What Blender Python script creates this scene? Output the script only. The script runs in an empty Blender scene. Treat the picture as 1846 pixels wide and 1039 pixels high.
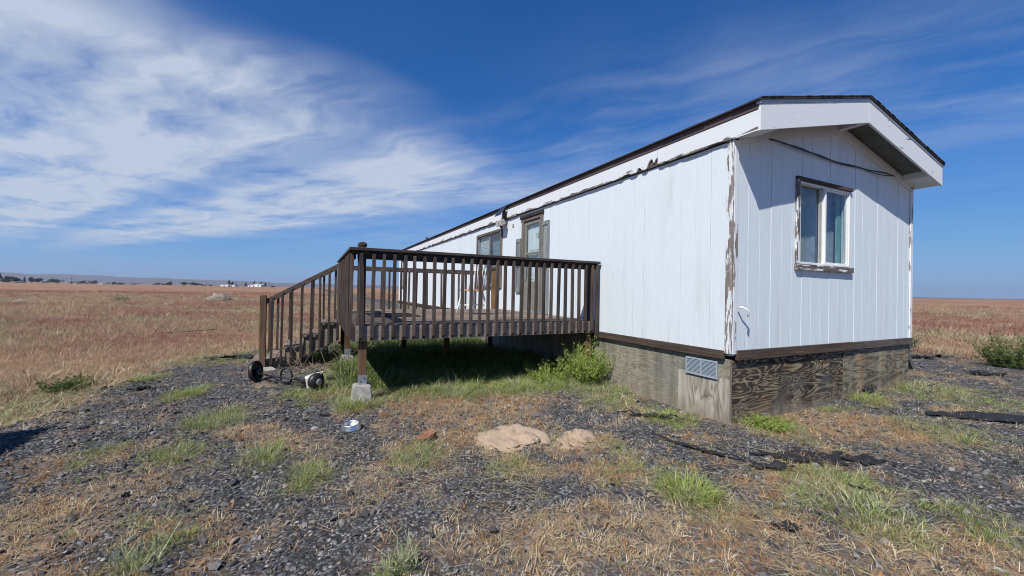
import bpy, bmesh, math, random
import numpy as np
from mathutils import Vector, Matrix, Euler

scene = bpy.context.scene
C = scene.collection
rnd = random.Random(7)

# ------------------------------------------------------------------ camera
CAM = Vector((-4.0082, -2.8328, 1.4))
YAW, PITCH, ROLL, FPX = 0.4571, 0.0068, 0.0178, 726.7
fw = Vector((math.sin(YAW)*math.cos(PITCH), math.cos(YAW)*math.cos(PITCH), math.sin(PITCH)))
rt = Vector((math.cos(YAW), -math.sin(YAW), 0)); up = rt.cross(fw)
r2 = rt*math.cos(ROLL) + up*math.sin(ROLL); u2 = up*math.cos(ROLL) - rt*math.sin(ROLL)
cam_data = bpy.data.cameras.new('camera'); cam = bpy.data.objects.new('camera', cam_data); C.objects.link(cam)
cam_data.sensor_width = 36; cam_data.lens = 36*FPX/1846
cam_data.clip_start = 0.05; cam_data.clip_end = 30000
cam.matrix_world = Matrix(((r2.x, u2.x, -fw.x, CAM.x), (r2.y, u2.y, -fw.y, CAM.y), (r2.z, u2.z, -fw.z, CAM.z), (0, 0, 0, 1)))
scene.camera = cam

# ------------------------------------------------------------------ sky, sun, exposure
SUN = Vector((-0.464, -0.30, 0.644)).normalized()        # towards the sun
ELEV = math.asin(SUN.z)
world = bpy.data.worlds.new('World'); scene.world = world; world.use_nodes = True
nt = world.node_tree; nt.nodes.clear()

def nd(nt, t, props=None, **ins):
    n = nt.nodes.new(t)
    for k, v in (props or {}).items(): setattr(n, k, v)
    for k, v in ins.items():
        key = int(k[1:]) if k[0] == 'i' and k[1:].isdigit() else k.replace('_', ' ')
        s = n.inputs[key]
        if isinstance(v, bpy.types.NodeSocket): nt.links.new(v, s)
        else:
            if isinstance(v, tuple) and len(v) == 3 and s.type == 'RGBA': v = v + (1,)
            s.default_value = v
    return n
def math_(nt, op, a, b=0.0, c=None, clamp=False):
    n = nd(nt, 'ShaderNodeMath', {'operation': op, 'use_clamp': clamp}, i0=a, i1=b)
    if c is not None:
        if isinstance(c, bpy.types.NodeSocket): nt.links.new(c, n.inputs[2])
        else: n.inputs[2].default_value = c
    return n.outputs[0]
def ramp(nt, fac, stops, interp='LINEAR'):
    n = nt.nodes.new('ShaderNodeValToRGB'); n.color_ramp.interpolation = interp
    e = n.color_ramp.elements
    while len(e) < len(stops): e.new(0.5)
    for el, (p, c) in zip(e, stops):
        el.position = p
        if not isinstance(c, tuple): c = (c, c, c)
        el.color = c + (1,)
    nt.links.new(fac, n.inputs[0]); return n.outputs[0]
def mixc(nt, f, a, b, mode='MIX'):
    n = nt.nodes.new('ShaderNodeMix'); n.data_type = 'RGBA'; n.blend_type = mode
    for s, v in ((n.inputs[0], f), (n.inputs[6], a), (n.inputs[7], b)):
        if isinstance(v, bpy.types.NodeSocket): nt.links.new(v, s)
        else: s.default_value = (v + (1,) if isinstance(v, tuple) and len(v) == 3 else v)
    return n.outputs[2]
def maprange(nt, v, a, b, c=0.0, d=1.0, smooth=True):
    n = nd(nt, 'ShaderNodeMapRange', {'interpolation_type': 'SMOOTHSTEP' if smooth else 'LINEAR'}, i0=v, i1=a, i2=b, i3=c, i4=d)
    return n.outputs[0]

sky = nd(nt, 'ShaderNodeTexSky', {'sky_type': 'NISHITA', 'sun_disc': False, 'sun_elevation': ELEV,
        'sun_rotation': math.atan2(SUN.x, SUN.y), 'altitude': 400, 'air_density': 0.7, 'dust_density': 0.0, 'ozone_density': 3.0})
# a layer of cirrus: direction -> point on a flat cloud deck, streaked along one wind direction
tc = nd(nt, 'ShaderNodeTexCoord')
sep = nd(nt, 'ShaderNodeSeparateXYZ', i0=tc.outputs['Generated'])
zc = math_(nt, 'MAXIMUM', sep.outputs[2], 0.012)
dx = math_(nt, 'DIVIDE', sep.outputs[0], zc); dy = math_(nt, 'DIVIDE', sep.outputs[1], zc)
wd = (-0.83*math.cos(YAW) + 0.56*math.sin(YAW), 0.83*math.sin(YAW) + 0.56*math.cos(YAW))   # wind direction on the deck
wn = (0.56*math.cos(YAW) + 0.83*math.sin(YAW), -0.56*math.sin(YAW) + 0.83*math.cos(YAW))
S = math_(nt, 'ADD', math_(nt, 'MULTIPLY', dx, wd[0]), math_(nt, 'MULTIPLY', dy, wd[1]))
T = math_(nt, 'ADD', math_(nt, 'MULTIPLY', dx, wn[0]), math_(nt, 'MULTIPLY', dy, wn[1]))
pv = nd(nt, 'ShaderNodeCombineXYZ', i0=S, i1=T, i2=0.0).outputs[0]
warp = nd(nt, 'ShaderNodeTexNoise', Vector=pv, Scale=0.55, Detail=3.0, Roughness=0.5)
warpf = math_(nt, 'SUBTRACT', warp.outputs[0], 0.5)
warp2 = nd(nt, 'ShaderNodeTexNoise', Vector=pv, Scale=1.7, Detail=7.0, Roughness=0.55)
Tw = math_(nt, 'MULTIPLY_ADD', math_(nt, 'SUBTRACT', warp2.outputs[0], 0.5), 0.42, math_(nt, 'MULTIPLY_ADD', warpf, 0.75, T))
prof = ramp(nt, maprange(nt, Tw, -2.0, 6.0, 0, 1, False), [(0.0, .10), (0.17, .15), (0.22, .45), (0.28, .85), (0.36, 1.0), (0.405, .85), (0.44, .42),
        (0.46, .40), (0.50, .80), (0.58, .95), (0.66, .80), (0.73, .22), (0.80, .10), (0.88, .22), (1.0, .15)], 'EASE')
fib = nd(nt, 'ShaderNodeTexNoise', Vector=nd(nt, 'ShaderNodeCombineXYZ', i0=math_(nt, 'MULTIPLY', S, 0.42), i1=math_(nt, 'MULTIPLY', Tw, 2.2), i2=3.1).outputs[0],
         Scale=1.6, Detail=10.0, Roughness=0.6, Distortion=0.3)
puff = nd(nt, 'ShaderNodeTexNoise', Vector=pv, Scale=0.75, Detail=6.0, Roughness=0.52)
sfade = maprange(nt, math_(nt, 'MULTIPLY_ADD', warpf, 1.6, S), 1.45, 2.35, 0.0, 1.0)
low_cut = math_(nt, 'SUBTRACT', 1.0, math_(nt, 'MULTIPLY', maprange(nt, S, 6.0, 13.0), maprange(nt, Tw, 2.6, 3.6)))
tex = math_(nt, 'ADD', math_(nt, 'MULTIPLY', fib.outputs[0], 0.42), math_(nt, 'MULTIPLY', puff.outputs[0], 0.58))
thick = math_(nt, 'MULTIPLY', math_(nt, 'MULTIPLY', prof, low_cut), maprange(nt, tex, 0.35, 0.56, 0.12, 1.15, False))
wisp = math_(nt, 'MULTIPLY', math_(nt, 'MULTIPLY', prof, 0.38), math_(nt, 'MULTIPLY', maprange(nt, tex, 0.38, 0.66, 0.0, 1.0), maprange(nt, Tw, 1.3, 2.1, 0.03, 1.0)))
den = nd(nt, 'ShaderNodeMix', i0=sfade, i2=wisp, i3=thick).outputs[0]
den = math_(nt, 'MULTIPLY', den, maprange(nt, sep.outputs[2], 0.035, 0.105, 0.0, 1.0))
den = math_(nt, 'MINIMUM', den, 0.92)
# the sky as the camera's film renders it: deeper blue overhead, softer towards the horizon
cur = nt.nodes.new('ShaderNodeRGBCurve')
for ci_, pts_ in enumerate(([(0, 0), (.025, .013), (.084, .076), (.323, .21), (.479, .25), (1, .36)], [(0, 0), (.076, .090), (.212, .246), (.497, .40), (.701, .43), (1, .5)], [(0, 0), (.195, .315), (.451, .617), (.61, .675), (.8, .70), (1, .76)])):
    cv = cur.mapping.curves[ci_]
    while len(cv.points) < len(pts_): cv.points.new(0.5, 0.5)
    for p_, (px_, py_) in zip(cv.points, pts_): p_.location = (px_, py_); p_.handle_type = 'AUTO_CLAMPED'
cur.mapping.update()
SKY_STR = 0.085; SKY_OUT = 0.070     # strength of the Background; the picture's exposure makes up the rest
hsv = nd(nt, 'ShaderNodeHueSaturation', i0=0.5, i1=1.2, i2=SKY_STR, i3=1.0, i4=sky.outputs[0])
nt.links.new(hsv.outputs[0], cur.inputs['Color'])
up_ = nd(nt, 'ShaderNodeVectorMath', {'operation': 'SCALE'}, i0=cur.outputs[0]); up_.inputs['Scale'].default_value = 1/SKY_STR
bg1 = nd(nt, 'ShaderNodeBackground', i0=up_.outputs[0], i1=SKY_OUT)
bg2 = nd(nt, 'ShaderNodeBackground', i0=(0.62, 0.70, 0.84), i1=0.69)
mx = nd(nt, 'ShaderNodeMixShader', i0=den, i1=bg1.outputs[0], i2=bg2.outputs[0])
nd(nt, 'ShaderNodeOutputWorld', i0=mx.outputs[0])

sl = bpy.data.lights.new('sun', 'SUN'); sl.energy = 4.2; sl.angle = math.radians(0.55); sl.color = (1.0, 0.955, 0.89)
so = bpy.data.objects.new('sun', sl); C.objects.link(so); so.rotation_euler = SUN.to_track_quat('Z', 'Y').to_euler(); so.location = (-20, -15, 30)

scene.view_settings.view_transform = 'Standard'; scene.view_settings.look = 'None'
scene.view_settings.exposure = 0.4; scene.view_settings.gamma = 1.0; scene.view_settings.use_curve_mapping = False
scene.render.engine = 'CYCLES'
scene.cycles.max_bounces = 6; scene.cycles.diffuse_bounces = 3; scene.cycles.glossy_bounces = 3; scene.cycles.transparent_max_bounces = 12
scene.cycles.volume_bounces = 0; scene.cycles.use_denoising = True
scene.cycles.sample_clamp_indirect = 6; scene.cycles.filter_width = 1.0

# ------------------------------------------------------------------ materials
MATS = {}
def mat(name, build):
    if name not in MATS:
        m = bpy.data.materials.new(name); m.use_nodes = True
        n = m.node_tree; b = n.nodes['Principled BSDF']
        build(n, b); MATS[name] = m
    return MATS[name]
def setc(n, b, sock, v):
    if isinstance(v, bpy.types.NodeSocket): n.links.new(v, b.inputs[sock])
    else: b.inputs[sock].default_value = (v + (1,) if isinstance(v, tuple) and len(v) == 3 else v)
def bump(n, b, h, strength=0.4, dist=0.01):
    k = nd(n, 'ShaderNodeBump', Strength=strength, Distance=dist, Height=h); n.links.new(k.outputs[0], b.inputs['Normal'])
def pos(n): return nd(n, 'ShaderNodeNewGeometry').outputs['Position']
def oc(n, amount=17.0):
    t = nd(n, 'ShaderNodeTexCoord').outputs['Object']; r = nd(n, 'ShaderNodeObjectInfo').outputs['Random']
    return nd(n, 'ShaderNodeVectorMath', {'operation': 'ADD'}, i0=t, i1=nd(n, 'ShaderNodeCombineXYZ', i0=math_(n, 'MULTIPLY', r, amount), i1=math_(n, 'MULTIPLY', r, amount*1.7), i2=math_(n, 'MULTIPLY', r, amount*.6)).outputs[0]).outputs[0]
def scaled(n, v, s): return nd(n, 'ShaderNodeMapping', Vector=v, Scale=s).outputs[0]
def noise(n, v, scale, detail=5.0, rough=0.6, dist=0.0): return nd(n, 'ShaderNodeTexNoise', Vector=v, Scale=scale, Detail=detail, Roughness=rough, Distortion=dist).outputs[0]
def plain(name, col, rough=0.6, metal=0.0, var=0.12, sc=9.0):
    def f(n, b):
        k = noise(n, oc(n), sc, 6)
        setc(n, b, 'Base Color', mixc(n, 1.0, col, ramp(n, k, [(0.3, 1-var*2), (0.7, 1.0+0*var)]), 'MULTIPLY'))
        b.inputs['Roughness'].default_value = rough; b.inputs['Metallic'].default_value = metal
        bump(n, b, k, 0.15, 0.004)
    return mat(name, f)
def wood(name, axis, dark, light, rough=0.85, warm=None):
    def f(n, b):
        s = [26.0, 26.0, 26.0]; s['xyz'.index(axis)] = 1.4
        v = oc(n); g = noise(n, scaled(n, v, tuple(s)), 1.6, 8, 0.65, 0.4)
        big = noise(n, v, 2.2, 3)
        c = ramp(n, g, [(0.28, dark), (0.72, light)])
        r = nd(n, 'ShaderNodeObjectInfo').outputs['Random']
        c = mixc(n, 1.0, c, ramp(n, r, [(0.0, (0.62, 0.62, 0.64)), (0.5, (0.95, 0.92, 0.90)), (1.0, (1.25, 1.2, 1.15))]), 'MULTIPLY')
        if warm: c = mixc(n, maprange(n, big, 0.45, 0.7), c, warm)
        else: c = mixc(n, 1.0, c, ramp(n, big, [(0.3, 0.75), (0.7, 1.1)]), 'MULTIPLY')
        setc(n, b, 'Base Color', c); b.inputs['Roughness'].default_value = rough
        b.inputs['Specular IOR Level'].default_value = 0.25
        bump(n, b, g, 0.55, 0.004)
    return mat(name, f)
DW_D, DW_L = (0.030, 0.025, 0.022), (0.13, 0.108, 0.094)
def deckwood(ax): return wood('deck_wood_' + ax, ax, DW_D, DW_L)
def floorwood(ax): return wood('deck_floor_wood_' + ax, ax, (0.10, 0.08, 0.066), (0.28, 0.225, 0.18))
def postwood(ax): return wood('brown_post_wood_' + ax, ax, (0.06, 0.035, 0.02), (0.19, 0.115, 0.066))
def trimwood(ax): return wood('brown_trim_wood_' + ax, ax, (0.03, 0.022, 0.018), (0.115, 0.085, 0.068))

def siding_f(n, b):
    p = pos(n)
    g = noise(n, scaled(n, p, (60, 60, 4)), 1.0, 7, 0.65)
    stain = noise(n, scaled(n, p, (2.6, 2.6, 0.35)), 1.5, 5, 0.6)
    c = ramp(n, g, [(0.25, (0.635, 0.70, 0.73)), (0.75, (0.72, 0.785, 0.81))])
    c = mixc(n, maprange(n, stain, 0.54, 0.80, 0, 0.5), c, (0.52, 0.52, 0.50))
    drip_ = noise(n, scaled(n, p, (14, 14, 0.5)), 1.0, 4, 0.6)
    c = mixc(n, math_(n, 'MULTIPLY', maprange(n, drip_, 0.60, 0.74, 0, 0.42), maprange(n, noise(n, p, 0.7, 3), 0.42, 0.62)), c, (0.44, 0.42, 0.38))
    spk = noise(n, scaled(n, p, (38, 38, 12)), 1.0, 3, 0.7)
    low = maprange(n, nd(n, 'ShaderNodeSeparateXYZ', i0=p).outputs[2], 0.85, 1.7, 1.0, 0.15)
    c = mixc(n, math_(n, 'MULTIPLY', maprange(n, spk, 0.69, 0.76), math_(n, 'MULTIPLY', low, 0.5)), c, (0.36, 0.32, 0.28))
    setc(n, b, 'Base Color', c); b.inputs['Roughness'].default_value = 0.62
    bump(n, b, g, 0.5, 0.004)
siding = mat('white_painted_siding', siding_f)
groove = plain('siding_groove', (0.60, 0.64, 0.66), 0.8)

def peel(name, ax, amount, woodd=(0.11, 0.09, 0.078), woodl=(0.33, 0.29, 0.25), lowz=None):
    def f(n, b):
        p = pos(n)
        s = [22.0, 22.0, 22.0]; s['xyz'.index(ax)] = 3.0
        k = noise(n, scaled(n, p, tuple(s)), 1.0, 8, 0.68)
        gr = [45.0, 45.0, 45.0]; gr['xyz'.index(ax)] = 2.5
        g = noise(n, scaled(n, p, tuple(gr)), 1.0, 6, 0.6)
        w = ramp(n, g, [(0.3, woodd), (0.7, woodl)])
        kk = math_(n, 'ADD', k, math_(n, 'MULTIPLY', math_(n, 'SUBTRACT', noise(n, p, 2.3, 3), 0.5), 0.55))
        if lowz:
            z = nd(n, 'ShaderNodeSeparateXYZ', i0=p).outputs[2]
            kk = math_(n, 'ADD', kk, maprange(n, z, lowz[0], lowz[1], lowz[2], 0.0, False))
        m_ = maprange(n, kk, 1.0-amount-0.012, 1.0-amount+0.012)
        setc(n, b, 'Base Color', mixc(n, m_, (0.70, 0.73, 0.745), w)); b.inputs['Roughness'].default_value = 0.7
        bump(n, b, math_(n, 'ADD', math_(n, 'MULTIPLY', m_, -0.7), math_(n, 'MULTIPLY', g, 0.6)), 0.5, 0.006)
    return mat(name, f)

def ply(name, cols, vert=False, freq=7.0, turn=2.2, dirt=None, rusty=False):
    def f(n, b):
        p = pos(n)
        s = (0.8, 0.8, 3.6) if not vert else (3.6, 3.6, 0.9)
        v = scaled(n, p, s)
        k = noise(n, v, turn, 2.5, 0.5, 1.1)
        band = math_(n, 'PINGPONG', math_(n, 'MULTIPLY', k, freq), 0.5)
        band = math_(n, 'MULTIPLY', band, 2.0)
        fine = noise(n, scaled(n, p, (6, 6, 60) if not vert else (60, 60, 6)), 1.0, 5, 0.6)
        mixv = math_(n, 'ADD', math_(n, 'MULTIPLY', band, 0.8), math_(n, 'MULTIPLY', fine, 0.25))
        c = ramp(n, mixv, cols)
        big = noise(n, p, 1.7, 4)
        if dirt:
            if rusty: c = mixc(n, maprange(n, noise(n, p, 3.1, 3), 0.50, 0.68, 0, 0.55), c, mixc(n, 1.0, c, (1.5, 0.95, 0.62), 'MULTIPLY'))
            c = mixc(n, maprange(n, big, 0.5, 0.7, 0, 0.7), c, dirt)
        else: c = mixc(n, 1.0, c, ramp(n, big, [(0.3, 0.8), (0.7, 1.1)]), 'MULTIPLY')
        z = nd(n, 'ShaderNodeSeparateXYZ', i0=p).outputs[2]
        mud = math_(n, 'MULTIPLY', maprange(n, math_(n, 'MULTIPLY_ADD', noise(n, p, 6, 5), 0.35, z), 0.42, 0.12, 0, 0.8), 1.0)
        c = mixc(n, mud, c, (0.26, 0.215, 0.165))
        wet = noise(n, scaled(n, p, (7, 7, 0.8)), 1.0, 4)
        c = mixc(n, 1.0, c, ramp(n, wet, [(0.32, 0.62), (0.6, 1.08)]), 'MULTIPLY')
        nail = nd(n, 'ShaderNodeTexVoronoi', Vector=scaled(n, p, (3.3, 3.3, 3.6)), Scale=1.0, Randomness=0.25).outputs['Distance']
        c = mixc(n, maprange(n, nail, 0.036, 0.022, 0, 0.8), c, (0.05, 0.04, 0.035))
        setc(n, b, 'Base Color', c); b.inputs['Roughness'].default_value = 0.85; b.inputs['Specular IOR Level'].default_value = 0.25
        bump(n, b, mixv, 0.35, 0.004)
    return mat(name, f)
ply_side = ply('grey_green_plywood', [(0.04, (0.11, 0.103, 0.078)), (0.25, (0.215, 0.205, 0.155)), (0.9, (0.29, 0.275, 0.21))], False, 8.0, 2.0, (0.19, 0.19, 0.17))
ply_patch = ply('grey_upright_plywood', [(0.05, (0.12, 0.11, 0.095)), (0.35, (0.34, 0.315, 0.255)), (0.9, (0.46, 0.43, 0.35))], True, 5.5, 1.6)
ply_end = ply('dark_swirled_plywood', [(0.2, (0.035, 0.028, 0.023)), (0.55, (0.08, 0.06, 0.043)), (0.74, (0.23, 0.20, 0.13)), (0.95, (0.29, 0.25, 0.165))], False, 10.0, 2.0, (0.085, 0.085, 0.083), True)
ply_end2 = ply('olive_swirled_plywood', [(0.08, (0.06, 0.05, 0.04)), (0.35, (0.16, 0.145, 0.105)), (0.9, (0.29, 0.26, 0.185))], False, 6.0, 1.7, (0.12, 0.115, 0.10), True)

def glass_f(n, b):
    out = [x for x in n.nodes if x.type == 'OUTPUT_MATERIAL'][0]
    tr = nd(n, 'ShaderNodeBsdfTransparent', i0=(0.90, 0.94, 0.94)); gl = nd(n, 'ShaderNodeBsdfGlossy', i0=(1, 1, 1), i1=0.02)
    fr = nd(n, 'ShaderNodeFresnel', i0=1.55)
    m_ = nd(n, 'ShaderNodeMixShader', i0=math_(n, 'MULTIPLY', math_(n, 'MULTIPLY_ADD', fr.outputs[0], 1.0, 0.03), math_(n, 'SUBTRACT', 1.0, nd(n, 'ShaderNodeNewGeometry').outputs['Backfacing'])), i1=tr.outputs[0], i2=gl.outputs[0])
    n.links.new(m_.outputs[0], out.inputs[0])
glass = mat('window_glass', glass_f)
vinyl = plain('white_vinyl', (0.80, 0.81, 0.80), 0.4, 0, 0.04)
chairwhite = plain('white_chair_paint', (0.82, 0.81, 0.79), 0.45, 0, 0.05)
blackplastic = plain('black_plastic', (0.018, 0.018, 0.02), 0.45, 0, 0.1)
concrete = plain('pale_concrete', (0.46, 0.44, 0.39), 0.9, 0, 0.25, 14)
galv = plain('galvanised_metal', (0.55, 0.58, 0.62), 0.42, 0.75, 0.15)
shutter_m = wood('blue_grey_shutter', 'z', (0.17, 0.20, 0.21), (0.31, 0.345, 0.35))
olive = plain('olive_grey_paint', (0.235, 0.225, 0.19), 0.6, 0, 0.15)
roofm = plain('asphalt_shingle', (0.04, 0.036, 0.034), 0.9, 0, 0.3, 40)
interior = plain('interior_wall', (0.30, 0.31, 0.30), 0.9)

# ------------------------------------------------------------------ mesh helpers
def link(o, parent=None):
    C.objects.link(o)
    if parent: o.parent = parent
    return o
def empty(name, loc=(0, 0, 0), rz=0.0, label=None, cat=None, group=None):
    o = bpy.data.objects.new(name, None); o.location = loc; o.rotation_euler = (0, 0, rz); C.objects.link(o)
    o.empty_display_size = 0.1
    return tag(o, label, cat, group)
def tag(o, label=None, cat=None, group=None, kind=None):
    if label: o['label'] = label
    if cat: o['category'] = cat
    if group: o['group'] = group
    if kind: o['kind'] = kind
    return o
def from_arrays(name, verts, faces, m=None, smooth=False):
    me = bpy.data.meshes.new(name); me.from_pydata([tuple(v) for v in verts], [], faces); me.update()
    if smooth: me.polygons.foreach_set('use_smooth', [True]*len(me.polygons))
    if m: me.materials.append(m)
    return me
def obj(name, me, parent=None, loc=(0, 0, 0), rot=(0, 0, 0), label=None):
    o = bpy.data.objects.new(name, me); o.location = loc; o.rotation_euler = rot; link(o, parent)
    if label: o['label'] = label
    return o
BOXES = {}
def box_mesh(sx, sy, sz, m, bev=0.003):
    key = (round(sx, 4), round(sy, 4), round(sz, 4), m.name, bev)
    if key not in BOXES:
        bm = bmesh.new(); bmesh.ops.create_cube(bm, size=1)
        bmesh.ops.scale(bm, vec=(sx, sy, sz), verts=bm.verts)
        if bev and min(sx, sy, sz) > bev*2.5: bmesh.ops.bevel(bm, geom=list(bm.edges), offset=bev, segments=1, affect='EDGES')
        me = bpy.data.meshes.new('box'); bm.to_mesh(me); bm.free(); me.materials.append(m); BOXES[key] = me
    return BOXES[key]
def box(name, lo, hi, m, parent=None, bev=0.003, rot=(0, 0, 0), label=None):
    s = [abs(hi[i]-lo[i]) for i in range(3)]; c = [(hi[i]+lo[i])/2 for i in range(3)]
    if parent is not None: c = [c[i]-WL(parent)[i] for i in range(3)]
    return obj(name, box_mesh(*s, m, bev), parent, c, rot, label)
def WL(o):
    v = Vector((0, 0, 0))
    while o: v = v + o.location; o = o.parent
    return v
def prism(name, poly, axis, a, b, m, parent=None, label=None):
    """poly in the two other axes, extruded from a to b along axis"""
    vs = []
    for t in (a, b):
        for (p, q) in poly:
            v = [p, q]; v.insert('xyz'.index(axis), t); vs.append(v)
    n = len(poly); fs = [tuple(range(n)), tuple(range(2*n-1, n-1, -1))] + [(i, i+n, (i+1) % n+n, (i+1) % n) for i in range(n)]
    me = from_arrays(name, vs, fs, m); fixn(me)
    off = WL(parent) if parent else Vector((0, 0, 0))
    return obj(name, me, parent, tuple(-off), label=label)
def fixn(me):
    bm = bmesh.new(); bm.from_mesh(me); bmesh.ops.recalc_face_normals(bm, faces=bm.faces); bm.to_mesh(me); bm.free()
def tube_arrays(pts, rad, n=8, cap=True):
    pts = [Vector(p) for p in pts]; vs, fs = [], []
    if not hasattr(rad, '__len__'): rad = [rad]*len(pts)
    ref = None
    for i, p in enumerate(pts):
        d = (pts[min(i+1, len(pts)-1)] - pts[max(i-1, 0)]).normalized()
        if ref is None: ref = d.orthogonal().normalized()
        ref = (ref - d*ref.dot(d)).normalized(); b = d.cross(ref)
        for k in range(n):
            a = 2*math.pi*k/n; vs.append(p + (ref*math.cos(a) + b*math.sin(a))*rad[i])
        if i:
            o = (i-1)*n
            for k in range(n): fs.append((o+k, o+(k+1) % n, o+n+(k+1) % n, o+n+k))
    if cap: fs.append(tuple(range(n-1, -1, -1))); fs.append(tuple(range(len(vs)-n, len(vs))))
    return vs, fs
def tube(name, pts, rad, m, parent=None, n=8, label=None, smooth=True, local=False):
    vs, fs = tube_arrays(pts, rad, n); me = from_arrays(name, vs, fs, m, smooth)
    return obj(name, me, parent, tuple(-WL(parent)) if parent and not local else (0, 0, 0), label=label)
def lathe(name, prof, m, parent=None, n=24, loc=(0, 0, 0), rot=(0, 0, 0), closed=False):
    vs, fs = [], []
    for (r, z) in prof:
        for k in range(n): a = 2*math.pi*k/n; vs.append((r*math.cos(a), r*math.sin(a), z))
    for i in range(len(prof)-1):
        for k in range(n): fs.append((i*n+k, i*n+(k+1) % n, (i+1)*n+(k+1) % n, (i+1)*n+k))
    if closed: fs.append(tuple(range(n-1, -1, -1))); fs.append(tuple(range(len(vs)-n, len(vs))))
    me = from_arrays(name, vs, fs, m, True); fixn(me)
    return obj(name, me, parent, loc, rot)

# ------------------------------------------------------------------ terrain functions
rs = np.random.RandomState(11)
LAT = rs.rand(256, 256)
def vnoise(x, y, seed=0):
    x = np.asarray(x, float) + seed*17.31; y = np.asarray(y, float) + seed*9.77
    xi = np.floor(x).astype(int); yi = np.floor(y).astype(int); fx = x-xi; fy = y-yi
    fx = fx*fx*(3-2*fx); fy = fy*fy*(3-2*fy)
    a = LAT[xi % 256, yi % 256]; b = LAT[(xi+1) % 256, yi % 256]; c = LAT[xi % 256, (yi+1) % 256]; d = LAT[(xi+1) % 256, (yi+1) % 256]
    return a*(1-fx)*(1-fy) + b*fx*(1-fy) + c*(1-fx)*fy + d*fx*fy
def fbm(x, y, s, seed=0, o=4):
    t = 0; a = 0.5; f = s
    for k in range(o): t = t + a*vnoise(np.asarray(x)*f, np.asarray(y)*f, seed+k); a *= 0.5; f *= 2.03
    return t/(1-0.5**o)
def sst(a, b, x):
    t = np.clip((np.asarray(x, float)-a)/(b-a), 0, 1); return t*t*(3-2*t)
def ground_z(x, y):
    x = np.asarray(x, float); y = np.asarray(y, float)
    r = np.hypot(x+1, y-2)
    near = 1-sst(9, 14, r)
    z = 0.11*sst(0, 4.2, x)*sst(-3, 0, y)*(1-sst(25, 60, r)) + 0.05*sst(0.6, 2.4, y)*sst(-6.5, -4, x)*near
    z = z + near*(0.035*(fbm(x, y, 0.8, 3)-0.5) + 0.022*(fbm(x, y, 4.0, 5)-0.5))
    z = z - 0.10*sst(0.0, 1.0, (pad_edge(x, y)))*near
    return z + (1-near)*0.25*(fbm(x, y, 0.12, 8)-0.5)*(1-sst(80, 200, r)) - 0.10*(1-near)*(1-sst(80, 200, r))
def pad_edge(x, y):
    """0 well inside the gravel pad, 1 out in the field"""
    w = (fbm(x, y, 0.7, 21)-0.5)*1.3
    d1 = (-6.75 - x) + w                                         # field to the west
    d2 = (y - (7.4 + 0.45*(x+5))) + w                            # field behind, west of the house
    d2 = np.where(x > -0.3, -9, d2)
    d3 = (x - 9.0 - 0.1*y) + w                                   # field east of the house
    d4 = np.where(x > 4.2, (y - 6.5) + w, -9)
    return sst(-0.55, 0.55, np.maximum(np.maximum(d1, d2), np.maximum(d3, d4)))
CY, SY = math.cos(YAW), math.sin(YAW)
def ell(x, y, lst, soft=0.6):
    o = np.zeros_like(np.asarray(x, float))
    wx = x + 0.35*(fbm(x, y, 2.5, 31)-0.5); wy = y + 0.35*(fbm(x, y, 2.5, 37)-0.5)
    for e in lst:
        cx, cy, ra, rb = e[:4]; k = e[4] if len(e) > 4 else (0.95 if cy > 1.7 else 0.8)
        dx_, dy_ = wx-cx, wy-cy
        u = (dx_*CY - dy_*SY)/ra; v = (dx_*SY + dy_*CY)/rb
        o = np.maximum(o, k*(1-sst(1-soft, 1+soft, np.hypot(u, v))))
    return o
GREEN = [(-5.56,1.49,.13,.20), (-4.97,1.35,.18,.21), (-4.36,.97,.24,.24), (-4.02,.52,.16,.20), (-3.25,.60,.19,.30), (-2.53,.04,.16,.20), (-1.64,-.88,.19,.30),
  (.29,-.20,.27,.30), (-.39,.43,.30,.35), (-.46,-1.19,.26,.29), (-.81,-1.52,.33,.26,.7), (-.94,-1.19,.10,.11), (-3.65,3.63,.48,.97), (-3.55,2.21,.19,.28), (-2.61,2.84,.8,.6),
  (-1.06,2.35,1.2,.55), (-2.3,2.35,.9,.35), (-.40,1.45,.46,.54), (3.79,-.42,.66,.8,.8), (2.45,-.16,.23,.33), (-7.11,4.07,.49,.91), (-4.76,-.22,.16,.22,.6), (-3.60,-.78,.11,.10), (-.24,-1.94,.21,.37,.6),
  (-5.71,6.40,.87,.70,.7), (-7.93,7.88,.6,1.07,.7), (-7.06,4.99,.4,.66), (-6.24,4.85,.19,.4), (-5.41,3.6,.19,.4), (-4.89,2.14,.27,.37), (1.79,-1.16,.35,.48,.6), (-2.05,2.13,.29,.42,.7), (-1.7,4.2,1.9,1.7,.8), (-1.6,7.6,1.6,1.6), (-.9,9.0,1.0,2.0)]
DRY = [(-5.31,.39,.46,.66), (-4.99,.83,.23,.21), (-4.18,1.27,.39,.22), (-4.53,1.73,.31,.21), (-2.29,1.69,1.0,.7), (-1.82,-.38,.26,.20), (-2.46,-1.02,.85,.33), (1.01,-.47,.75,.45),
  (-1.59,-1.26,.31,.28), (1.25,-.93,.46,.33), (-3.37,-.55,.38,.22,.45), (-4.0,-.26,.25,.18,.4), (-1.8,.24,.41,.28), (-.89,-1.9,.5,.28), (-.67,-.10,.22,.17), (-5.9,-.3,.6,.6), (-4.6,-.9,.5,.4,.8)]
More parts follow.
